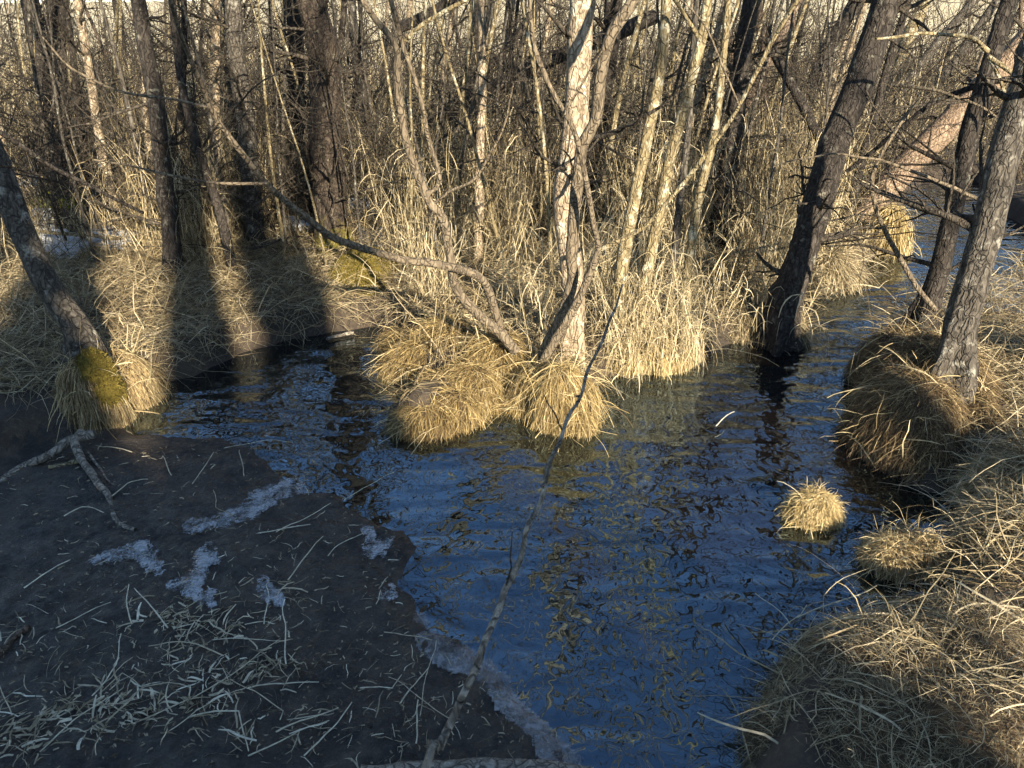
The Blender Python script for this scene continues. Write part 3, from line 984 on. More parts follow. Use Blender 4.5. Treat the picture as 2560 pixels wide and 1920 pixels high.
# yellow stems over the reed clump
ys_root = empty('willow_shrub', onz(1590, 930, 0.0), 'group of straight yellowish stems rising from the bright reed clump', 'shrub')
SPOTS.append((ys_root.location.x, ys_root.location.y))
yY = onz(1600, 905, 0.1)[1] + 0.15
branch(ys_root, [(1548, 900), (1552, 700), (1580, 520), (1610, 380), (1650, 180), (1668, -10)], yY, 0.3, 36, 24, 'bark_willow', ext=3.5, name='stem')
branch(ys_root, [(1580, 880), (1625, 640), (1650, 540), (1673, 400), (1715, 253), (1753, 105), (1772, -10)], yY + 0.1, 0.1, 32, 24, 'bark_willow', ext=3.5, name='stem')
branch(ys_root, [(1700, 850), (1720, 675), (1744, 506), (1775, 380), (1799, 236), (1822, -10)], yY + 0.25, 0.3, 26, 16, 'bark_willow', ext=3.0, name='stem')
branch(ys_root, [(1660, 860), (1678, 700), (1700, 500), (1722, 300), (1742, -10)], yY + 0.3, 0.4, 24, 14, 'bark_grey', ext=3.0, name='stem')
branch(ys_root, [(1752, 105), (1725, 60), (1690, 0)], yY + 0.2, -0.1, 12, 9, 'bark_willow', ext=0.6)

T('alder_tree', 'dark upright trunk behind the yellow stems', [(1785, 640), (1815, 450), (1850, 220), (1884, -10)], 46, 42, 'bark_dark', 9, 0.3, low=10)
T('alder_tree', 'reddish slanting trunk crossing behind the yellow stems', [(1740, 560), (1800, 400), (1845, 300), (1930, 130), (2000, -10)], 30, 24, 'bark_brown', 8, 0.6, low=6)
T('alder_tree', 'thick dark trunk leaning right with its foot in the stream', [(1945, 850), (1968, 740), (2012, 600), (2060, 450), (2100, 330), (2158, 169), (2195, 70), (2224, -10)], 74, 66, 'bark_dark', 9, 0.7, zg=0.05, low=12, flare=1.25, rough=0.12)
T('alder_tree', 'grey leaning trunk left of the thick dark leaner, farther back', [(1960, 400), (2010, 260), (2070, 130), (2145, -10)], 38, 34, 'bark_dark', 8, 0.5, low=8)
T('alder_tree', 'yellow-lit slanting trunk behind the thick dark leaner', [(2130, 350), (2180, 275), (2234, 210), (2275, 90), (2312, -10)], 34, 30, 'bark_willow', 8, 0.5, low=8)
T('alder_tree', 'slim slanting trunk second behind the thick leaner', [(2180, 360), (2250, 240), (2318, 139), (2440, -10)], 26, 20, 'bark_grey', 8, 0.6, low=8)
T('alder_tree', 'far thin trunk slanting toward the upper right corner', [(2260, 330), (2340, 220), (2420, 110), (2500, -10)], 26, 20, 'bark_grey', 8, 0.6, low=8)
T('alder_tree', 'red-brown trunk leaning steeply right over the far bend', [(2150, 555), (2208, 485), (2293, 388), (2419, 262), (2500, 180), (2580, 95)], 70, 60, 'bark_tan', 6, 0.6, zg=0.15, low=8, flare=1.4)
t17, C17, _ = T('alder_tree', 'slim dark trunk nearest the stream on the right root mound', [(2305, 800), (2343, 690), (2398, 464), (2432, 295), (2482, 127), (2528, -10)], 46, 40, 'bark_dark', 9, 0.3, zg=0.3, low=6, flare=1.3)
T('alder_tree', 'thick grey trunk on the right root mound at the picture edge', [(2385, 915), (2405, 800), (2440, 670), (2478, 490), (2520, 340), (2575, 160), (2610, 20)], 76, 66, 'bark_grey', 9, 0.5, zg=0.45, low=5, flare=1.3, rough=0.11)
T('alder_tree', 'brown leaning trunk growing from the shaggy left tussock', [(212, 870), (186, 811), (127, 726), (60, 600), (0, 445), (-60, 300)], 62, 58, 'bark_grey', 6, 0.2, zg=0.42, low=0, flare=1.3)

# side branches on the right
rb = empty('hanging_branch', ony(2450, 502, 4.9), 'long thin arched branch crossing the thick leaning trunk', 'branch')
branch(rb, [(2449, 502), (2340, 450), (2230, 409), (2150, 392), (2082, 384), (2000, 398), (1930, 418)], 4.9, -0.5, 9, 3, 'bark_smooth')
rb = empty('hanging_branch', ony(2339, 777, 4.9), 'curved branch drooping to the right mound in front of the stream', 'branch')
branch(rb, [(2339, 777), (2284, 705), (2221, 590), (2187, 506), (2187, 422), (2242, 321), (2300, 240)], 4.7, 0.1, 13, 8, 'bark_smooth')
rb = empty('hanging_branch', ony(2533, 198, 5.3), 'dark arched bough descending left from the upper right trunks', 'branch')
branch(rb, [(2560, 190), (2480, 205), (2419, 222), (2335, 255), (2270, 305), (2190, 370), (2116, 430)], 5.3, 0.5, 16, 10, 'bark_dark')
rb = empty('hanging_branch', ony(2470, 127, 4.8), 'pale straight twig pointing left at the upper right', 'branch')
branch(rb, [(2470, 127), (2432, 97), (2356, 84), (2270, 88), (2191, 97)], 5.2, -0.4, 12, 6, 'bark_willow')
branch(rb, [(2470, 140), (2505, 210), (2520, 290), (2518, 360)], 5.2, -0.1, 10, 6, 'bark_willow')
branch(rb, [(2470, 140), (2520, 175), (2560, 210), (2600, 260)], 5.2, -0.2, 12, 9, 'bark_willow')
rb = empty('hanging_branch', ony(2234, 213, 5.6), 'thin branch from the slanting trunks drooping right', 'branch')
branch(rb, [(2234, 213), (2330, 222), (2400, 245), (2460, 270), (2510, 310)], 5.6, -0.5, 9, 5, 'bark_smooth')
rb = empty('hanging_branch', ony(0, 329, 3.6), 'dark branch slanting down from the left picture edge', 'branch')
branch(rb, [(-80, 280), (0, 329), (60, 370), (122, 413), (219, 464), (300, 505), (359, 532)], 3.6, 0.7, 13, 8, 'bark_dark')
branch(rb, [(-30, 412), (30, 420), (60, 430), (108, 440)], 3.7, 0.4, 8, 5, 'bark_dark')

# fallen and slanting logs in the back
def log(name, label, px, Y0, dY, w0, w1, mat, cat='log', z=None):
    P = trace(px, Y0, dY)
    r = empty(name, P[0] * np.array([1, 1, 0]), label, cat)
    C, Rr = spline(P, 0.03, np.linspace(metres(w0, P[0]) / 2, metres(w1, P[-1]) / 2, len(P)))
    Rr[0] *= 0.2; Rr[-1] *= 0.2
    C = C + np.stack([fbm(C[:, 1] * 4 + i * 9, C[:, 0] * 4, seed=90 + i, oct=2) for i in range(3)], 1) * 0.03
    mb = MB()
    mb.tubes(C, Rr, 16, rough=0.1)
    mb.build('stem', M[mat], r)
    return r


log('fallen_log', 'dark fallen trunk slanting up behind the central trunk', [(1040, 340), (1120, 285), (1215, 228), (1330, 172), (1413, 135), (1520, 90), (1640, 40)], 9.2, 1.5, 34, 36, 'bark_dark')
log('fallen_log', 'dark slanting limb above the fallen trunk, upper centre', [(1100, 300), (1164, 224), (1260, 130), (1320, 50), (1360, -10)], 9.0, 0.5, 18, 16, 'bark_dark')
log('fallen_log', 'thick dark bough near the top edge left of centre', [(990, 75), (1050, 48), (1100, 22), (1160, -15)], 10.5, 0.5, 24, 34, 'bark_dark')
log('fallen_log', 'dark fallen limb lying in the reeds at right of centre', [(1915, 95), (1960, 180), (2000, 250), (2040, 330), (2090, 400)], 8.3, -0.8, 22, 26, 'bark_dark')
log('fallen_branch', 'low dark branch lying across reeds beneath the fallen trunk', [(1170, 290), (1240, 278), (1300, 262), (1350, 240)], 8.6, 0.2, 9, 6, 'bark_dark', 'branch')
log('fallen_branch', 'mossy stick lying over the snow on the left', [(90, 575), (140, 583), (200, 586), (260, 592), (310, 594)], 7.4, 0.1, 9, 11, 'bark_willow', 'branch')

# driftwood on the mud
dw = empty('driftwood', onz(200, 1100, 0.02), 'bleached crooked driftwood branch lying on the mud by the left tussock', 'driftwood')


def lying(root, px, zs, w0, w1, mat, name='branch'):
    P = np.array([onz(p[0], p[1], z) for p, z in zip(px, zs)])
    C, Rr = spline(P, 0.02, np.linspace(metres(w0, P[0]) / 2, metres(w1, P[-1]) / 2, len(P)))
    C = C + np.stack([fbm(C[:, 0] * 9 + i * 9, C[:, 1] * 9, seed=100 + i, oct=2) for i in range(3)], 1) * 0.015
    Rr = Rr * (1 + 0.5 * fbm(C[:, 0] * 20, C[:, 1] * 20, seed=107, oct=2))
    mb = MB()
    mb.tubes(C, Rr, 10, rough=0.08)
    return mb.build(name, M[mat], root)


lying(dw, [(-60, 1230), (0, 1200), (60, 1165), (118, 1140), (170, 1105), (235, 1085)], [0.02, 0.03, 0.04, 0.06, 0.10, 0.12], 14, 24, 'dead_wood')
lying(dw, [(205, 1082), (188, 1106), (200, 1140), (222, 1175), (250, 1215), (272, 1240), (283, 1285), (305, 1312), (338, 1324)], [0.13, 0.11, 0.07, 0.04, 0.03, 0.025, 0.02, 0.02, 0.02], 22, 10, 'dead_wood')
lying(dw, [(120, 1170), (170, 1160), (212, 1148)], [0.03, 0.03, 0.05], 12, 16, 'bark_willow')
lying(dw, [(220, 1130), (245, 1165), (270, 1200), (290, 1215)], [0.06, 0.03, 0.02, 0.02], 8, 4, 'dead_wood')
st = empty('driftwood', onz(850, 835, 0.02), 'short pale stick lying at the waterline below the left bank', 'stick')
lying(st, [(815, 848), (850, 838), (882, 832)], [0.02, 0.03, 0.03], 7, 10, 'dead_wood')
st = empty('driftwood', onz(80, 1590, 0.02), 'brown weathered stick lying on the mud at the left edge', 'stick')
lying(st, [(-40, 1680), (20, 1610), (75, 1565)], [0.03, 0.03, 0.03], 18, 14, 'bark_brown')

# the thin twig that rises close in front of the camera
tw = empty('sapling', (-0.28, 0.72, 0.3), 'thin bare sapling twig crossing close in front of the water', 'sapling')
tpx = [(1052, 1950), (1090, 1865), (1128, 1790), (1183, 1690), (1212, 1600), (1243, 1530), (1259, 1470), (1292, 1400), (1316, 1310), (1346, 1258), (1370, 1170), (1403, 1110), (1422, 1055), (1453, 990), (1466, 940), (1502, 860), (1522, 800), (1540, 769), (1552, 715)]
tp = np.array([[-0.30, 0.66, 0.28], *[ony(p[0], p[1], y) for p, y in zip(tpx, np.linspace(0.95, 1.6, len(tpx)))]])
C, Rr = spline(tp, 0.012, np.linspace(0.0082, 0.0022, len(tp)))
Rr = Rr * (1 + 0.9 * np.clip(fbm(C[:, 2] * 30, C[:, 1] * 9, seed=111, oct=2), -.05, 1))
C = C + np.stack([fbm(C[:, 2] * 11 + i * 9, C[:, 1] * 5, seed=113 + i, oct=3) for i in range(3)], 1) * 0.02
mb = MB(); mb.tubes(C, Rr, 12, rough=0.08); mb.build('stem', M['dead_wood'], tw)
for q_, dv in ((0.34, (-0.9, 0.2, 0.5)), (0.36, (0.7, 0.1, -0.4)), (0.62, (0.6, 0.3, 0.9)), (0.8, (-0.5, 0.3, 0.8))):
    i_ = int(q_ * len(C))
    sidt = MB()
    sidt.tubes(grow(C[i_:i_ + 1], np.array([dv]), np.array([rng.uniform(0.06, 0.14)]), 6, 0.02, 0.15), np.linspace(0.0022, 0.001, 6)[None], 6)
    sidt.build('side_twig', M['twig'], tw)
nb = 9
mb = MB()
bi = np.linspace(10, len(C) - 6, nb).astype(int)
mb.tubes(grow(C[bi], rng.normal(size=(nb, 3)) + np.array([0, 0, 0.5]), np.full(nb, 0.014), 3, 0, 0.1), np.tile([[0.003, 0.0028, 0.001]], (nb, 1)), 6)
tag(mb.build('buds', M['twig'], tw), kind='stuff')
lg = empty('log', onz(1170, 1925, 0.05), 'pale grey log just showing at the bottom picture edge', 'log')
lying(lg, [(900, 1945), (1050, 1932), (1200, 1928), (1330, 1930), (1480, 1950)], [0.06] * 5, 60, 60, 'dead_wood', 'stem')

# ------------------------------------------------------------------ scattered trees behind (six kinds, copied)
def proto(label, h, r, lean, mat, nb, lowb):
    pts = [np.array([0, 0, -0.2])]
    d = np.array([lean, 0.02, 1.0]); d /= np.linalg.norm(d)
    while pts[-1][2] < h:
        d = d + rng.normal(size=3) * 0.05 + np.array([0, 0, 0.03]); d /= np.linalg.norm(d)
        pts.append(pts[-1] + d * 0.5)
    C, Rr = spline(np.array(pts), 0.16, np.linspace(r * 1.1, r * 0.2, len(pts)))
    m1 = MB(); m1.tubes(C, Rr, 9, rough=0.08)
    a, b = MB(), MB()
    side_twigs(a, b, C, Rr, int(nb * 0.35), 2.4, h, 0.9, 3)
    side_twigs(a, b, C, Rr, lowb, 0.4, 2.6, 1.0, 7, up=0.3)
    a.v += b.v; a.f += [f + a.n for f in b.f]; a.t += b.t
    return m1, a, mat, label


PR = []
kinds = [('thin upright grey stem in the tangled thicket behind the reeds', 6, 0.046, 0.03, 'bark_grey', 12, 10),
         ('thin dark stem leaning in the tangled thicket behind the reeds', 6, 0.05, 0.30, 'bark_dark', 12, 9),
         ('pale sunlit stem in the tangled thicket behind the reeds', 7, 0.06, 0.06, 'bark_pale', 14, 8),
         ('stout dark trunk in the wood behind the reeds', 9, 0.11, 0.10, 'bark_dark', 18, 8),
         ('brown stem slanting left in the thicket behind the reeds', 6, 0.05, -0.25, 'bark_brown', 12, 9),
         ('yellowish slim stem in the thicket behind the reeds', 6, 0.04, 0.12, 'bark_willow', 12, 9)]
for k in kinds:
    m1, a, mat, label = proto(k[0], *k[1:])
    e = empty('thicket_tree', (0, 0, 0), label, 'tree', 'bare trees of the background thicket')
    PR.append((e, m1.build('trunk', M[mat], e), a.build('crown', M['twig'], e)))
placed = 0
first = [True] * len(PR)
KIND_WORDS = ['thin upright grey stem', 'thin dark leaning stem', 'pale sunlit stem', 'stout dark trunk', 'brown left-slanting stem', 'slim yellowish stem']


def put_tree(k, x, y, rz, s):
    e, t, c = PR[k]
    if first[k]:
        first[k] = False
        r = e
    else:
        r = e.copy(); COL.objects.link(r)
        for ch in (t, c):
            q = ch.copy(); COL.objects.link(q); q.parent = r
    z = float(hgt(np.array([x]), np.array([y]))[0]) if y < GY1 else 0.12
    r.location = (x, y, z); r.rotation_euler = (0, 0, rz); r.scale = (s, s, s)
    if y > 0:
        u = x / y
        where = [w for lim, w in ((-0.60, 'at the far left edge'), (-0.48, 'behind the twin dark alders'), (-0.36, 'left of the mottled trunk'), (-0.20, 'behind the big mossy-footed trunk'), (-0.02, 'behind the forked shrub'), (0.14, 'behind the pale central trunk'),
                                  (0.27, 'behind the yellow stems'), (0.42, 'left of the thick leaning trunk'), (0.58, 'right of the thick leaning trunk'), (9, 'at the far right edge')) if u < lim][0]
        how = 'close' if y < 11 else ('midway back' if y < 17 else 'far back')
        r['label'] = KIND_WORDS[k] + ' ' + how + ' in the thicket ' + where


tries = 0
while placed < 190 and tries < 4000:
    tries += 1
    y = 8.0 + 22 * rng.random() ** 1.5
    x = rng.uniform(-0.78, 0.78) * y
    if y < 17 and field(SDW, np.array([x]), np.array([y]))[0] < 0.25: continue
    if x / y > 0.46 and y < 14 and rng.random() < 0.7: continue
    if min((x - a) ** 2 + (y - b) ** 2 for a, b in SPOTS) < 0.42 ** 2: continue
    SPOTS.append((x, y))
    k = rng.choice(6, p=[0.24, 0.20, 0.22, 0.05, 0.11, 0.18])
    put_tree(int(k), x, y, rng.uniform(-0.7, 0.7), rng.uniform(0.6, 1.0))
    placed += 1

m1, a, mat, label = proto('', 3.0, 0.015, 0.05, 'bark_willow', 5, 7)
m1b, ab, mat, label = proto('', 3.2, 0.018, -0.1, 'bark_grey', 5, 8)
SAP = []
for mm, aa, mt in ((m1, a, 'bark_willow'), (m1b, ab, 'bark_grey')):
    e = empty('sapling', (0, 0, 0), 'slender bare sapling standing among the reeds', 'sapling', 'slender saplings among the reeds')
    SAP.append([e, mm.build('trunk', M[mt], e), aa.build('crown', M['twig'], e), 0])
k = tries = 0
while k < 90 and tries < 4000:
    tries += 1
    y = 6.3 + 5.5 * rng.random()
    x = rng.uniform(-0.62, 0.44) * y
    if field(SDW, np.array([x]), np.array([y]))[0] < 0.3: continue
    if min((x - a_) ** 2 + (y - b_) ** 2 for a_, b_ in SPOTS) < 0.2 ** 2: continue
    SPOTS.append((x, y))
    S_ = SAP[0 if k % 3 == 0 else 1]
    if S_[3] == 0:
        S_[3] = 1; r = S_[0]
    else:
        r = S_[0].copy(); COL.objects.link(r)
        for ch in S_[1:3]:
            q = ch.copy(); COL.objects.link(q); q.parent = r
    u = x / y
    where = [w for lim, w in ((-0.50, 'near the twin dark alders'), (-0.38, 'near the straight slim alder'), (-0.28, 'near the mottled trunk'), (-0.16, 'near the big mossy-footed trunk'), (-0.04, 'behind the forked shrub'), (0.10, 'behind the pale central trunk'), (0.24, 'behind the yellow stems'), (9, 'left of the thick leaning trunk')) if u < lim][0]
    r['label'] = ('yellowish' if k % 3 == 0 else 'grey') + ' slender bare sapling ' + ('at the front of the reeds ' if y < 8 else ('deeper in the reeds ' if y < 10 else 'far in the reeds ')) + where
    r.location = (x, y, float(hgt(np.array([x]), np.array([y]))[0])); r.rotation_euler = (rng.normal() * 0.07, rng.normal() * 0.07, rng.uniform(0, 6.28)); s_ = rng.uniform(0.7, 1.4); r.scale = (s_, s_, s_)
    k += 1

n = 1500
y = 17 + 20 * rng.random(n)
x = rng.uniform(-0.75, 0.75, n) * y
P = grow(np.column_stack([x, y, np.full(n, 0.1)]), np.column_stack([rng.normal(size=n) * 0.25, rng.normal(size=n) * 0.25, np.ones(n)]), rng.uniform(1.8, 3.6, n), 8, 0.0, 0.10)
mb = MB()
mb.tubes(P, rng.uniform(0.008, 0.022, n)[:, None] * np.linspace(1, 0.3, 8)[None], 4)
bi = np.repeat(np.arange(n), 5)
kk = rng.integers(2, 8, len(bi))
dd = P[bi, kk] - P[bi, kk - 1]
dd = dd / np.linalg.norm(dd, axis=1, keepdims=True) + rng.normal(size=dd.shape) * 0.6
P2 = grow(P[bi, kk], dd, rng.uniform(0.4, 1.4, len(bi)), 5, 0.0, 0.18)
mb.tubes(P2, np.full((len(bi), 1), 0.007) * np.linspace(1, 0.5, 5)[None], 3)
tag(mb.build('far_thicket', M['twig']), 'far thicket of bare stems and twigs before the field', 'thicket', kind='stuff')

# twig tangle low in the back: nobody could count it
n = 3000
y = 7.6 + 16 * rng.random(n) ** 1.4
x = rng.uniform(-0.75, 0.75, n) * y
ok = field(SDW, x, y) > 0.2
x, y = x[ok], y[ok]
n = len(x)
rt = np.column_stack([x, y, np.maximum(hgt(x, y), 0.1)])
a = rng.uniform(0, 2 * np.pi, n)
P = grow(rt, np.column_stack([np.cos(a) * 0.6, np.sin(a) * 0.6, np.full(n, 0.9)]), rng.uniform(0.9, 2.6, n), 9, 0.05, 0.14)
mb = MB()
mb.tubes(P, rng.uniform(0.003, 0.008, n)[:, None] * np.linspace(1, 0.3, 9)[None], 4)
bi = np.repeat(np.arange(n), 3)
kk = rng.integers(2, 8, len(bi))
dd = P[bi, kk] - P[bi, kk - 1]
dd = dd / np.linalg.norm(dd, axis=1, keepdims=True) + rng.normal(size=dd.shape) * 0.6
P2 = grow(P[bi, kk], dd, rng.uniform(0.25, 0.9, len(bi)), 5, 0.02, 0.18)
mb.tubes(P2, np.full((len(bi), 1), 0.0032) * np.linspace(1, 0.5, 5)[None], 3)
n = 300
y = 6.8 + 7 * rng.random(n)
x = rng.uniform(-0.7, 0.6, n) * y
ok = field(SDW, x, y) > 0.2
x, y = x[ok], y[ok]
n = len(x)
a = rng.uniform(0, 2 * np.pi, n)
P = grow(np.column_stack([x, y, rng.uniform(0.1, 1.3, n)]), np.column_stack([np.cos(a), np.sin(a) * 0.6, rng.uniform(0.1, 0.9, n)]), rng.uniform(1.2, 3.2, n), 12, 0.035, 0.10, on_land)
mb.tubes(P, rng.uniform(0.006, 0.014, n)[:, None] * np.linspace(1, 0.25, 12)[None], 6)
bi = np.repeat(np.arange(n), 6)
kk = rng.integers(2, 11, len(bi))
dd = P[bi, kk] - P[bi, kk - 1]
dd = dd / (np.linalg.norm(dd, axis=1, keepdims=True) + 1e-6) + rng.normal(size=dd.shape) * 0.6
P2 = grow(P[bi, kk], dd, rng.uniform(0.2, 0.8, len(bi)), 6, 0.02, 0.16)
mb.tubes(P2, np.full((len(bi), 1), 0.0034) * np.linspace(1, 0.4, 6)[None], 3)
tag(mb.build('undergrowth', M['twig']), 'tangle of bare twigs among the reeds behind', 'undergrowth', kind='stuff')

# ------------------------------------------------------------------ reeds and grass
CLEAR = [(onz(px, py, 0.12)[:2], metres(w, onz(px, py, 0.12)) / 2) for px, py, w in
         [(150, 620, 170), (300, 630, 160), (700, 440, 110), (735, 580, 130), (920, 540, 100), (960, 610, 150), (1040, 470, 70), (250, 430, 80), (60, 470, 110), (200, 545, 240), (330, 560, 150)]]


def clear_of(x, y, pad=0.0):
    ok = np.ones(len(x), bool)
    for c, r in CLEAR:
        ok &= (((x - c[0]) / (r + pad)) ** 2 + ((y - c[1]) / (r * 1.3 + pad)) ** 2) > 1
    for c, r in LOBES:
        ok &= (((x - c[0]) / (r[0] * 0.85)) ** 2 + ((y - c[1]) / (r[1] * 0.85)) ** 2) > 1
    return ok


GLADE = np.array([onz(px, py, 0.1)[:2] for px, py in [(-300, 470), (60, 430), (330, 420), (350, 560), (380, 780), (-300, 780)]])
GLADE2 = np.array([onz(px, py, 0.1)[:2] for px, py in [(660, 420), (800, 400), (1100, 430), (1110, 660), (880, 780), (650, 620)]])


def reeds(name, label, n, ylo, yhi, pw, hh, w, dens_seed, thresh, leaves=2, sd=0.15, xlim=0.78, K=7, xr=None):
    y = ylo + (yhi - ylo) * rng.random(n) ** pw
    x = (rng.uniform(-xlim, xlim, n) * y) if xr is None else rng.uniform(xr[0], xr[1], n)
    den = fbm(x * 1.1, y * 1.1, seed=dens_seed) + 0.35 * fbm(x * 4, y * 4, seed=dens_seed + 3)
    ok = (den > thresh) & clear_of(x, y)
    ok &= ~((x / y > 0.46) & (y > 5.6) & (y < 15) & (rng.random(n) < 0.88))
    gl = sdist(GLADE, x, y)
    ok &= ~((gl < 0) & (rng.random(n) < 0.90))
    gl = sdist(GLADE2, x, y)
    ok &= ~((gl < 0) & (rng.random(n) < 0.6))
    for a_, Y_, w_ in SIGHT:
        ok &= ~((y < Y_ + 0.05) & (y > Y_ - 1.6) & (np.abs(x / y - a_) < w_) & (rng.random(n) < 0.8))
    inb = (y < GY1) & (x > GX0) & (x < GX1)
    ok &= ~inb | (field(SDW, x, y) > sd)
    x, y = x[ok], y[ok]
    n = len(x)
    z = np.where((y < GY1 - 0.1) & (x > GX0) & (x < GX1), hgt(x, y), 0.12)
    rt = np.column_stack([x, y, z])
    d = np.column_stack([rng.normal(size=n) * 0.16, rng.normal(size=n) * 0.16, np.ones(n)])
    L = hh * np.clip(rng.normal(0.75, 0.28, n), 0.2, 1.3)
    P = grow(rt, d, L, K, rng.choice([0.0, 0.03, 0.2, 0.5], n, p=[0.5, 0.25, 0.15, 0.1]), 0.095, on_land, kink=0.035)
    tn = np.clip(rng.normal(0.55, 0.32, n) + 0.9 * fbm(x * 0.8, y * 0.8, seed=dens_seed + 7), 0, 1)
    ww = w * rng.uniform(0.5, 1.3, n) * (1 + 0.05 * y)
    mb = MB()
    mb.ribbons(P, taper(ww, K, 0.3), tn)
    if leaves:
        bi = np.repeat(np.arange(n), leaves)
        kk = rng.integers(1, K, len(bi))
        q = P[bi, kk]
        aa = rng.uniform(0, 2 * np.pi, len(bi))
        d = np.column_stack([np.cos(aa) * 0.6, np.sin(aa) * 0.6, rng.uniform(-0.8, 0.7, len(bi))])
        P2 = grow(q, d, rng.uniform(0.15, 0.6, len(bi)) * hh * 0.8, 6, 0.7, 0.24, on_land)
        mb.ribbons(P2, taper(ww[bi] * 1.0, 6, 0.15), np.clip(tn[bi] + rng.normal(size=len(bi)) * 0.12, 0, 1))
    return tag(mb.build(name, M['reed']), label, 'reeds', kind='stuff')


reeds('reed_bed', 'dense pale dead reeds filling the wood behind the stream', 42000, 6.7, 13.5, 1.2, 1.15, 0.0042, 200, -0.04, leaves=3)
reeds('reed_bed', 'far dead reeds between the background trees', 16000, 13.0, 34.0, 1.5, 1.5, 0.006, 230, -0.15, leaves=2)
reeds('reed_bed', 'bright reeds around the central trunk and yellow stems', 3000, 4.45, 6.4, 1.0, 0.7, 0.0042, 260, -0.05, xr=(-0.9, 2.3), sd=0.06)


# matted dead grass on the banks
def mat_grass(name, label, n, xr, yr, L, w, up, tint, sd=0.03, mud_ok=False, K=6):
    x = rng.uniform(*xr, n)
    y = yr[0] + (yr[1] - yr[0]) * rng.random(n) ** 1.15
    ok = (field(SDW, x, y) > sd) & clear_of(x, y, -0.05)
    if not mud_ok: ok &= field(SDM, x, y) > 0.03
    ok &= np.abs(x) < 0.85 * y + 0.6
    x, y = x[ok], y[ok]
    n = len(x)
    rt = np.column_stack([x, y, hgt(x, y)])
    a = rng.uniform(0, 2 * np.pi, n)
    d = np.column_stack([np.cos(a), np.sin(a), np.abs(rng.normal(size=n)) * up])
    P = grow(rt, d, L * rng.uniform(0.4, 1.3, n), K, 0.22, 0.2, on_land, kink=0.06)
    tn = np.clip(rng.normal(tint, 0.24, n) + 0.6 * fbm(x * 1.6, y * 1.6, seed=300), 0, 1)
    mb = MB()
    mb.ribbons(P, taper(w * rng.uniform(0.5, 1.4, n) * (1 + 0.04 * y), K, 0.2), tn)
    return tag(mb.build(name, M['straw']), label, 'grass', kind='stuff')


mat_grass('bank_grass', 'matted dead grass covering the left bank', 34000, (-5.5, 0.3), (4.1, 9.5), 0.42, 0.0042, 0.7, 0.5)
mat_grass('bank_grass', 'matted dead grass behind the central clump and to the right', 26000, (0.0, 6.0), (4.2, 9.5), 0.40, 0.0042, 0.7, 0.52)
mat_grass('bank_grass', 'loose dead grass on the near right bank', 9000, (1.3, 3.2), (1.5, 4.6), 0.34, 0.0036, 0.6, 0.5)


# straw litter on the mud
def litter(name, label, centres, n, spread, L, w, kind='stuff', tint=(0.55, 0.28)):
    c = np.array([onz(px, py, 0.02)[:2] for px, py in centres])
    i = rng.integers(0, len(c), n)
    xy = c[i] + rng.normal(size=(n, 2)) * spread * np.array([1.4, 0.7])
    x, y = xy[:, 0], xy[:, 1]
    ok = (field(SDM, x, y) < 0.02) & (field(SDW, x, y) > 0.02)
    x, y = x[ok], y[ok]
    n = len(x)
    z = np.maximum(hgt(x, y), 0) + 0.012
    a = rng.uniform(0, 2 * np.pi, n)
    d = np.column_stack([np.cos(a), np.sin(a), np.abs(rng.normal(size=n)) * 0.35])

    def col(p):
        p[:, 2] = np.maximum(p[:, 2], np.maximum(hgt(p[:, 0], p[:, 1]), 0) + 0.012)
        return p
    P = grow(np.column_stack([x, y, z]), d, L * rng.uniform(0.3, 1.3, n), 5, 0.25, 0.22, col, kink=0.12)
    mb = MB()
    mb.ribbons(P, taper(w * rng.uniform(0.5, 1.5, n), 5, 0.4), np.clip(rng.normal(tint[0], tint[1], n), 0, 1))
    return tag(mb.build(name, M['litter']), label, 'straw', kind=kind)


litter('straw_litter', 'matted crumpled reed leaves heaped on the mud', [(420, 1560), (520, 1590), (610, 1680), (330, 1790), (180, 1790), (480, 1770), (60, 1850)], 260, 0.07, 0.07, 0.008, tint=(0.65, 0.28))
litter('straw_litter', 'scattered heaps of broken dead reed straw on the mud', [(400, 1560), (520, 1570), (620, 1690), (450, 1640), (360, 1760), (260, 1800), (120, 1760), (90, 1850), (700, 1480), (480, 1790), (330, 1700), (700, 1840), (60, 1600), (690, 1650)], 430, 0.085, 0.11, 0.005)
litter('straw_litter', 'fine straw bits strewn thinly over the whole mud flat', [(px, py) for px in range(20, 1250, 110) for py in range(1150, 1930, 90)], 800, 0.13, 0.06, 0.003)

litter('straw_litter', 'dark crumbs of rotten leaf scattered over the mud flat', [(px, py) for px in range(20, 1350, 100) for py in range(1130, 1930, 80)], 3200, 0.12, 0.02, 0.005, tint=(0.15, 0.2))

STRAWS = [(690, 1330, 30, .30), (560, 1290, 25, .42), (280, 1240, 60, .2), (160, 1290, 40, .22), (640, 1335, 10, .26), (60, 1470, 55, .2), (820, 1390, 70, .22), (720, 1450, 60, .3), (330, 1560, 80, .2),
          (140, 1570, 30, .22), (530, 1600, 5, .3), (420, 1570, 140, .28), (560, 1640, 150, .3), (660, 1560, 100, .3), (715, 1660, 95, .28), (620, 1720, 20, .26), (480, 1720, 170, .35), (330, 1810, 28, .55),
          (230, 1740, 60, .25), (480, 1790, 15, .35), (420, 1830, 40, .28), (700, 1800, 70, .25), (690, 1830, 20, .22), (900, 1720, 5, .2), (1000, 1760, 60, .2), (1050, 1790, 95, .3), (1040, 1860, 90, .24),
          (960, 1580, 10, .2), (940, 1510, 70, .14), (560, 1120, 15, .4), (430, 1190, 140, .3), (480, 1210, 70, .22), (610, 1190, 110, .2), (860, 1250, 35, .3), (330, 1130, 150, .26), (1130, 1800, 140, .3), (30, 1790, 150, .3),
          (100, 1880, 60, .25), (620, 1890, 10, .28), (760, 1890, 45, .26)]
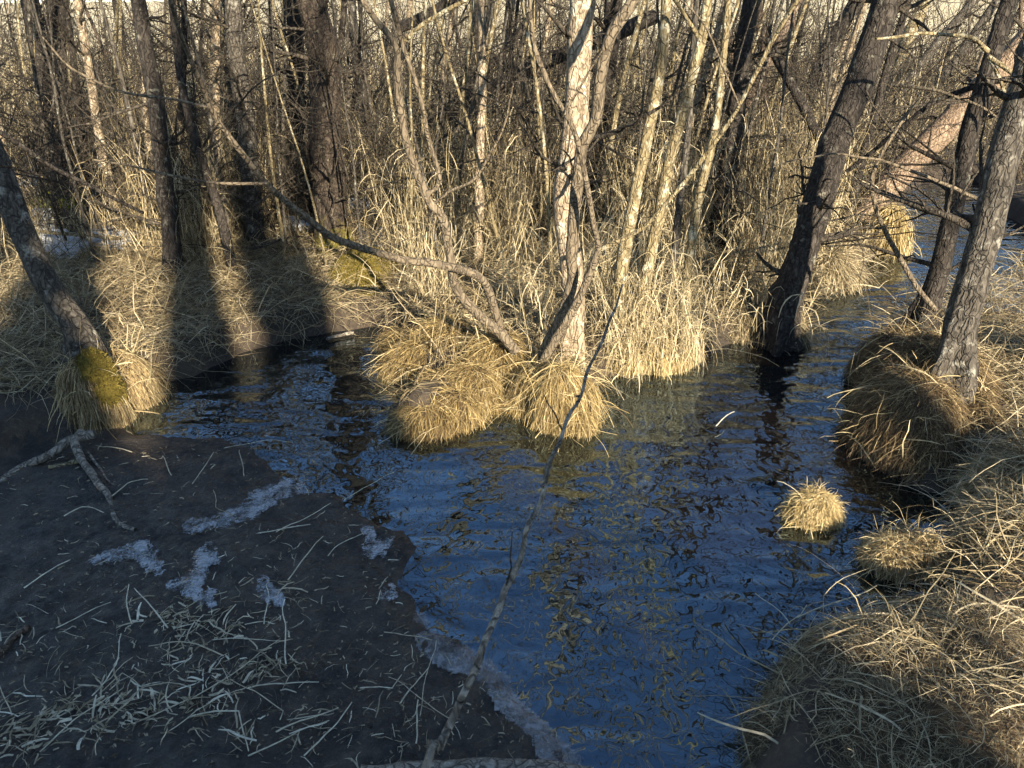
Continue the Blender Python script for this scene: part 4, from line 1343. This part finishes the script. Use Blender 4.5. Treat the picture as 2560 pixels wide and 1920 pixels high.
for px, py, ang, L in STRAWS + [(1930, 1600, 35, .3), (1975, 1560, 120, .2), (1990, 1545, 5, .34), (1790, 1065, 60, .2), (1560, 1000, 100, .2)]:
    p = onz(px, py, 0.03)
    colm = 'at the left edge of the mud' if px < 200 else ('on the left part of the mud' if px < 450 else ('in the middle of the mud' if px < 650 else ('on the mud toward the water' if px < 900 else ('beside the ice rim' if px < 1200 else 'on the open water'))))
    row = 'above the frost' if py < 1320 else ('level with the frost' if py < 1520 else ('among the straw heaps' if py < 1740 else 'near the bottom edge'))
    if px > 1200: row = 'near the reed clump' if py < 1200 else 'near the corner mound'
    a = math.radians(ang) + rng.normal() * 0.1
    P = grow(np.array([p]), np.array([[math.cos(a), math.sin(a), 0.25]]), np.array([L]), 9, 0.05, 0.10, lambda q: np.column_stack([q[:, :2], np.maximum(q[:, 2], np.maximum(hgt(q[:, 0], q[:, 1]), 0) + 0.014)]), kink=0.07)
    mb = MB()
    r = rng.uniform(0.0018, 0.0034)
    mb.tubes(P, np.full((1, 9), r) * np.linspace(1, 0.6, 9)[None], 6, tint=np.array([rng.uniform(0.6, 1.0)]))
    tag(mb.build('reed_straw', M['litter'], origin=p), ('long' if L > 0.25 else 'short') + ' broken straw ' + ('lying crosswise' if ang < 35 or ang > 145 else ('slanting' if ang < 70 or ang > 110 else 'pointing away')) + ' ' + row + ' ' + colm, 'straw', 'single straws on mud and water')

# ------------------------------------------------------------------ frost, ice, snow
def patch(name, label, cat, poly_px, mat, z0=0.022, cell=0.009, rag=0.05, lace=0.0, thick=0.006, zg=0.02, seed=0):
    poly = np.array([onz(px, py, zg)[:2] for px, py in poly_px])
    lo, hi = poly.min(0) - 0.05, poly.max(0) + 0.05
    xs_, ys_ = np.arange(lo[0], hi[0], cell), np.arange(lo[1], hi[1], cell)
    X, Y = np.meshgrid(xs_, ys_)
    sd = sdist(poly, X, Y) + fbm(X * 14, Y * 14, seed=400 + seed) * rag * 1.2 - rag * 0.7 + fbm(X * 50, Y * 50, seed=410 + seed, oct=2) * rag
    keep = sd < 0
    if lace: keep &= (fbm(X * 55, Y * 55, seed=420 + seed, oct=3) < 0.05 + 5.5 * -sd)
    base = np.maximum(hgt(X, Y), 0)
    Z = base + z0 + thick * (sstep(0, 0.06, -sd)) + thick * 0.8 * fbm(X * 45, Y * 45, seed=430 + seed)
    V, Q = sheet(xs_, ys_, lambda A, B: Z, keep)
    if len(Q) == 0: return
    mb = MB()
    # give the crust its thickness: a skirt is unnecessary where it melts into the mud, a second skin closes it
    mb.add(V, Q)
    W = V.copy(); W[:, 2] -= z0 * 0.8
    mb.add(W, Q[:, ::-1])
    return tag(mb.build(name, M[mat], origin=(V[:, 0].mean(), V[:, 1].mean(), 0)), label, cat)


patch('ice_shelf', 'thin grey ice rim along the near edge of the mud flat', 'ice', [(1048, 1530), (1075, 1570), (1180, 1620), (1235, 1660), (1290, 1740), (1345, 1790), (1440, 1890), (1440, 1960), (1370, 1960), (1340, 1850), (1250, 1760), (1190, 1690), (1090, 1660), (1040, 1600)], 'ice', 0.008, 0.010, 0.03, thick=0.004)
patch('frost_patch', 'broken band of blue-white frost on the mud near the water', 'frost', [(735, 1195), (760, 1225), (690, 1255), (640, 1290), (560, 1318), (470, 1330), (480, 1310), (560, 1295), (620, 1260), (650, 1230), (690, 1215)], 'frost', 0.016, 0.0055, 0.04, 0.10, thick=0.003, seed=1)
patch('frost_patch', 'arched frost crust on the mud, largest of the middle pair', 'frost', [(230, 1410), (270, 1390), (335, 1372), (360, 1365), (395, 1405), (400, 1440), (365, 1425), (345, 1395), (280, 1408)], 'frost', 0.016, 0.0055, 0.035, 0.10, thick=0.003, seed=2)
patch('frost_patch', 'slanting frost streak on the mud beside the arched crust', 'frost', [(520, 1368), (545, 1405), (500, 1440), (490, 1500), (430, 1470), (470, 1440)], 'frost', 0.016, 0.0055, 0.035, 0.10, thick=0.003, seed=3)
patch('frost_patch', 'small frost scrap below the slanting streak', 'frost', [(515, 1485), (540, 1485), (535, 1515), (505, 1510)], 'frost', 0.016, 0.005, 0.025, 0.12, thick=0.003, seed=4)
patch('frost_patch', 'pointed frost scrap in the middle of the mud', 'frost', [(655, 1455), (690, 1475), (705, 1510), (680, 1510), (650, 1485)], 'frost', 0.016, 0.005, 0.03, 0.10, thick=0.003, seed=5)
patch('frost_patch', 'curled frost strip at the mud edge beside the water', 'frost', [(905, 1320), (935, 1325), (930, 1360), (985, 1345), (960, 1390), (915, 1395), (910, 1375), (918, 1350)], 'frost', 0.016, 0.005, 0.02, 0.13, thick=0.003, seed=6)
patch('frost_patch', 'small frost tongue by the dark notch in the mud edge', 'frost', [(945, 1485), (980, 1465), (1000, 1490), (985, 1500), (955, 1505)], 'frost', 0.016, 0.005, 0.02, 0.13, thick=0.003, seed=7)
SNOW = [([(105, 585), (135, 590), (190, 625), (225, 640), (190, 665), (130, 655), (115, 620)], 'largest snow patch on the left behind the leaning trunk'),
        ([(235, 600), (300, 598), (345, 615), (300, 640), (250, 630)], 'flat snow strip right of the largest snow patch'),
        ([(100, 555), (130, 558), (125, 578), (100, 575)], 'small snow scrap above the largest snow patch'),
        ([(255, 425), (290, 405), (300, 420), (265, 440)], 'snow scrap beside the twin dark trunks'),
        ([(30, 480), (60, 470), (100, 462), (80, 485), (40, 495)], 'snow streak near the left edge by orange straw'),
        ([(665, 470), (735, 455), (740, 475), (690, 490)], 'snow patch left of the big trunk, upper one'),
        ([(715, 575), (780, 572), (785, 595), (730, 600)], 'snow patch left of the big trunk, lower one'),
        ([(870, 525), (900, 520), (945, 540), (930, 560), (885, 545)], 'bright snow patch right of the big trunk'),
        ([(1020, 455), (1050, 448), (1050, 470), (1025, 478)], 'snow scrap behind the forked shrub'),
        ([(905, 600), (985, 610), (1010, 630), (950, 650), (915, 630)], 'grey ice pool behind the golden mound'),
        ([(2260, 790), (2300, 772), (2305, 800), (2270, 830), (2245, 815)], 'white snow lump at the right stream edge')]
for i, (pl, lb_) in enumerate(SNOW):
    patch('snow_patch' if 'pool' not in lb_ else 'ice_pool', lb_, 'snow' if 'pool' not in lb_ else 'ice', pl, 'snow' if 'pool' not in lb_ else 'ice', 0.05, 0.02, 0.10, thick=0.035 if 'pool' not in lb_ else 0.004, zg=0.14, seed=20 + i)
patch('ice_sheet', 'grey dirty ice sheet behind the right-hand trunks', 'ice', ICE2_PX, 'ice', 0.012, 0.03, 0.06, thick=0.004, seed=40)

# green moss cushions among the reeds
for px, py, w, h, lab in [(75, 640, 120, 0.16, 'green moss cushion at the left edge behind the leaning trunk'), (110, 545, 120, 0.22, 'sunlit green moss hump above the largest snow patch'), (190, 545, 90, 0.22, 'green moss hump right of the sunlit one'),
                          (265, 400, 60, 0.3, 'bright green moss lump behind the twin dark trunks'), (320, 560, 70, 0.2, 'green moss hump by the slim dark alder'), (1085, 430, 130, 0.42, 'yellow-green mossy stump behind the forked shrub'),
                          (1320, 410, 170, 0.5, 'mossy green hump left of the pale central trunk'), (1170, 500, 130, 0.2, 'low yellow-green cushion behind the lichen-spotted trunk'), (2140, 480, 100, 0.3, 'mossy hump behind the thick leaning trunk')]:
    p = onz(px, py, 0.08)
    rx = metres(w, p) / 2
    V0, Q0 = SPH
    e = empty('moss_hump', (p[0], p[1], 0), lab, 'moss')
    c, r = np.array([p[0], p[1] + rx * 0.6, 0.1]), np.array([rx, rx * 0.8, h])
    mb = MB(); mb.add(c + r * V0 * (1 + 0.3 * fbm(V0[:, 0] * 2 + px, V0[:, 1] * 2, V0[:, 2] * 2, seed=500)[:, None]), Q0)
    mb.build('hump', M['moss_green'], e)
    u = rng.normal(size=(4000, 3)); u /= np.linalg.norm(u, axis=1, keepdims=True); u = u[u[:, 2] > -0.2]
    q = c + r * u * (1 + 0.3 * fbm(u[:, 0] * 2 + px, u[:, 1] * 2, u[:, 2] * 2, seed=500)[:, None])
    Pm = grow(q, u + rng.normal(size=u.shape) * 0.6, rng.uniform(0.02, 0.07, len(q)), 3, 0.25, 0.3)
    mb = MB(); mb.ribbons(Pm, taper(np.full(len(q), 0.009), 3), np.clip(rng.normal(0.5, 0.25, len(q)), 0, 1))
    tag(mb.build('moss_fuzz', M['moss_green'], e), kind='stuff')

# ------------------------------------------------------------------ the trees behind the photographer, with unseen spruces added to shade the foreground
def spruce(h, r):
    m1 = MB()
    m1.tubes(np.array([[0, 0, -0.2], [0, 0, h * 0.5], [0.02, 0, h]]), np.array([0.03 * h * 0.5, 0.02 * h * 0.5, 0.004]), 8)
    n = int(420 * h)
    t = rng.random(n)
    a = rng.uniform(0, 2 * np.pi, n)
    rr = r * (1 - t) ** 0.6 + 0.04
    K = 5
    rt = np.column_stack([np.zeros(n), np.zeros(n), 0.1 + t * (h - 0.15)])
    P = grow(rt, np.column_stack([np.cos(a), np.sin(a), np.full(n, 0.15)]), rr * rng.uniform(0.6, 1.1, n), K, 0.12, 0.08)
    m2 = MB()
    m2.ribbons(P, np.clip(rr, 0.05, 0.5)[:, None] * np.array([[0.10, 0.22, 0.24, 0.18, 0.03]]), rng.random(n), side=np.column_stack([-np.sin(a), np.cos(a), rng.normal(size=n) * 0.6]))
    return m1, m2


m1, m2 = spruce(3.0, 0.75)
e0 = empty('shade_spruce', (0, 0, 0), 'dense young spruce added out of view behind the viewer to cast shade', 'tree', 'young spruces added behind the viewer for shade')
kids = [m1.build('trunk', M['bark_dark'], e0), m2.build('crown', M['needle'], e0)]
ROW = [((l + 0.39 * 4.1) / 0.92, -4.1 + 0.25 * (-1) ** j, sc) for j, (l, sc) in enumerate([(-1.7, 0.9), (-1.3, 1.05), (-0.82, 0.62), (-0.42, 1.03), (-0.05, 1.05), (0.3, 1.12), (0.75, 1.1), (1.2, 1.05), (1.55, 0.95), (1.82, (0.34, 0.34, 0.88)), (2.15, (0.25, 0.25, 0.86)), (2.38, (0.22, 0.22, 0.84)), (2.62, (0.2, 0.2, 0.8)), (2.95, (0.3, 0.3, 0.86)), (3.6, 0.95), (4.2, 1.0)])]  # added spruces, placed and scaled so their shade leaves lit gaps
ROW += [((l + 0.39 * 7.0) / 0.92, -7.0, (w, w, 2.5)) for l, w in [(-3.3, 1.0), (-2.6, 1.0), (-1.9, 1.1), (-1.08, 1.1), (-0.06, 0.6), (0.58, 0.95)]]
FARROW = [((l + 0.39 * 13.0) / 0.92, -13.0, 2.6) for l in (-7.5, 12.5)]
for i, (x, y, s) in enumerate(ROW + FARROW):
    r = e0 if i == 0 else e0.copy()
    if i:
        COL.objects.link(r)
        for ch in kids:
            q = ch.copy(); COL.objects.link(q); q.parent = r
    r.location = (x, y, 0.35); r.rotation_euler = (0, 0, i * 1.3); r.scale = s if isinstance(s, tuple) else (s, s, s)
BACK = [(-3.2, -9, 1.3), (-2.5, -12, 1.5), (-1.15, -6.5, 0.8), (-0.75, -14, 1.6), (-0.2, -7, 1.2), (0.1, -12, 1.3), (0.45, -9, 1.3), (0.85, -7, 0.8), (1.3, -8, 1.25), (1.62, -15, 0.9), (3.2, -7, 1.2), (4.0, -8, 1.2),
        (4.4, -12, 0.9), (4.75, -9, 1.2), (5.9, -10, 1.2), (6.3, -8, 0.8), (8.8, -9, 1.2), (2.4, -16, 0.7), (-4.0, -10, 1.4), (-5, -8, 1.2)]
for i, (k, x, y, s) in enumerate([(3 if sc > 0.9 else 1, (l - 0.39 * y) / 0.92, y, sc) for l, y, sc in BACK]):
    put_tree(k, x, y, i * 2.1, s)
    o = [o for o in COL.objects if o.type == 'EMPTY'][-1]
    if o.name.startswith('thicket_tree'):
        o['label'] = 'bare tree standing behind the viewer'; o['group'] = 'bare trees behind the viewer'
for k in range(len(PR)):
    if first[k]:
        put_tree(k, -3 + k, 20.0, 0, 1)
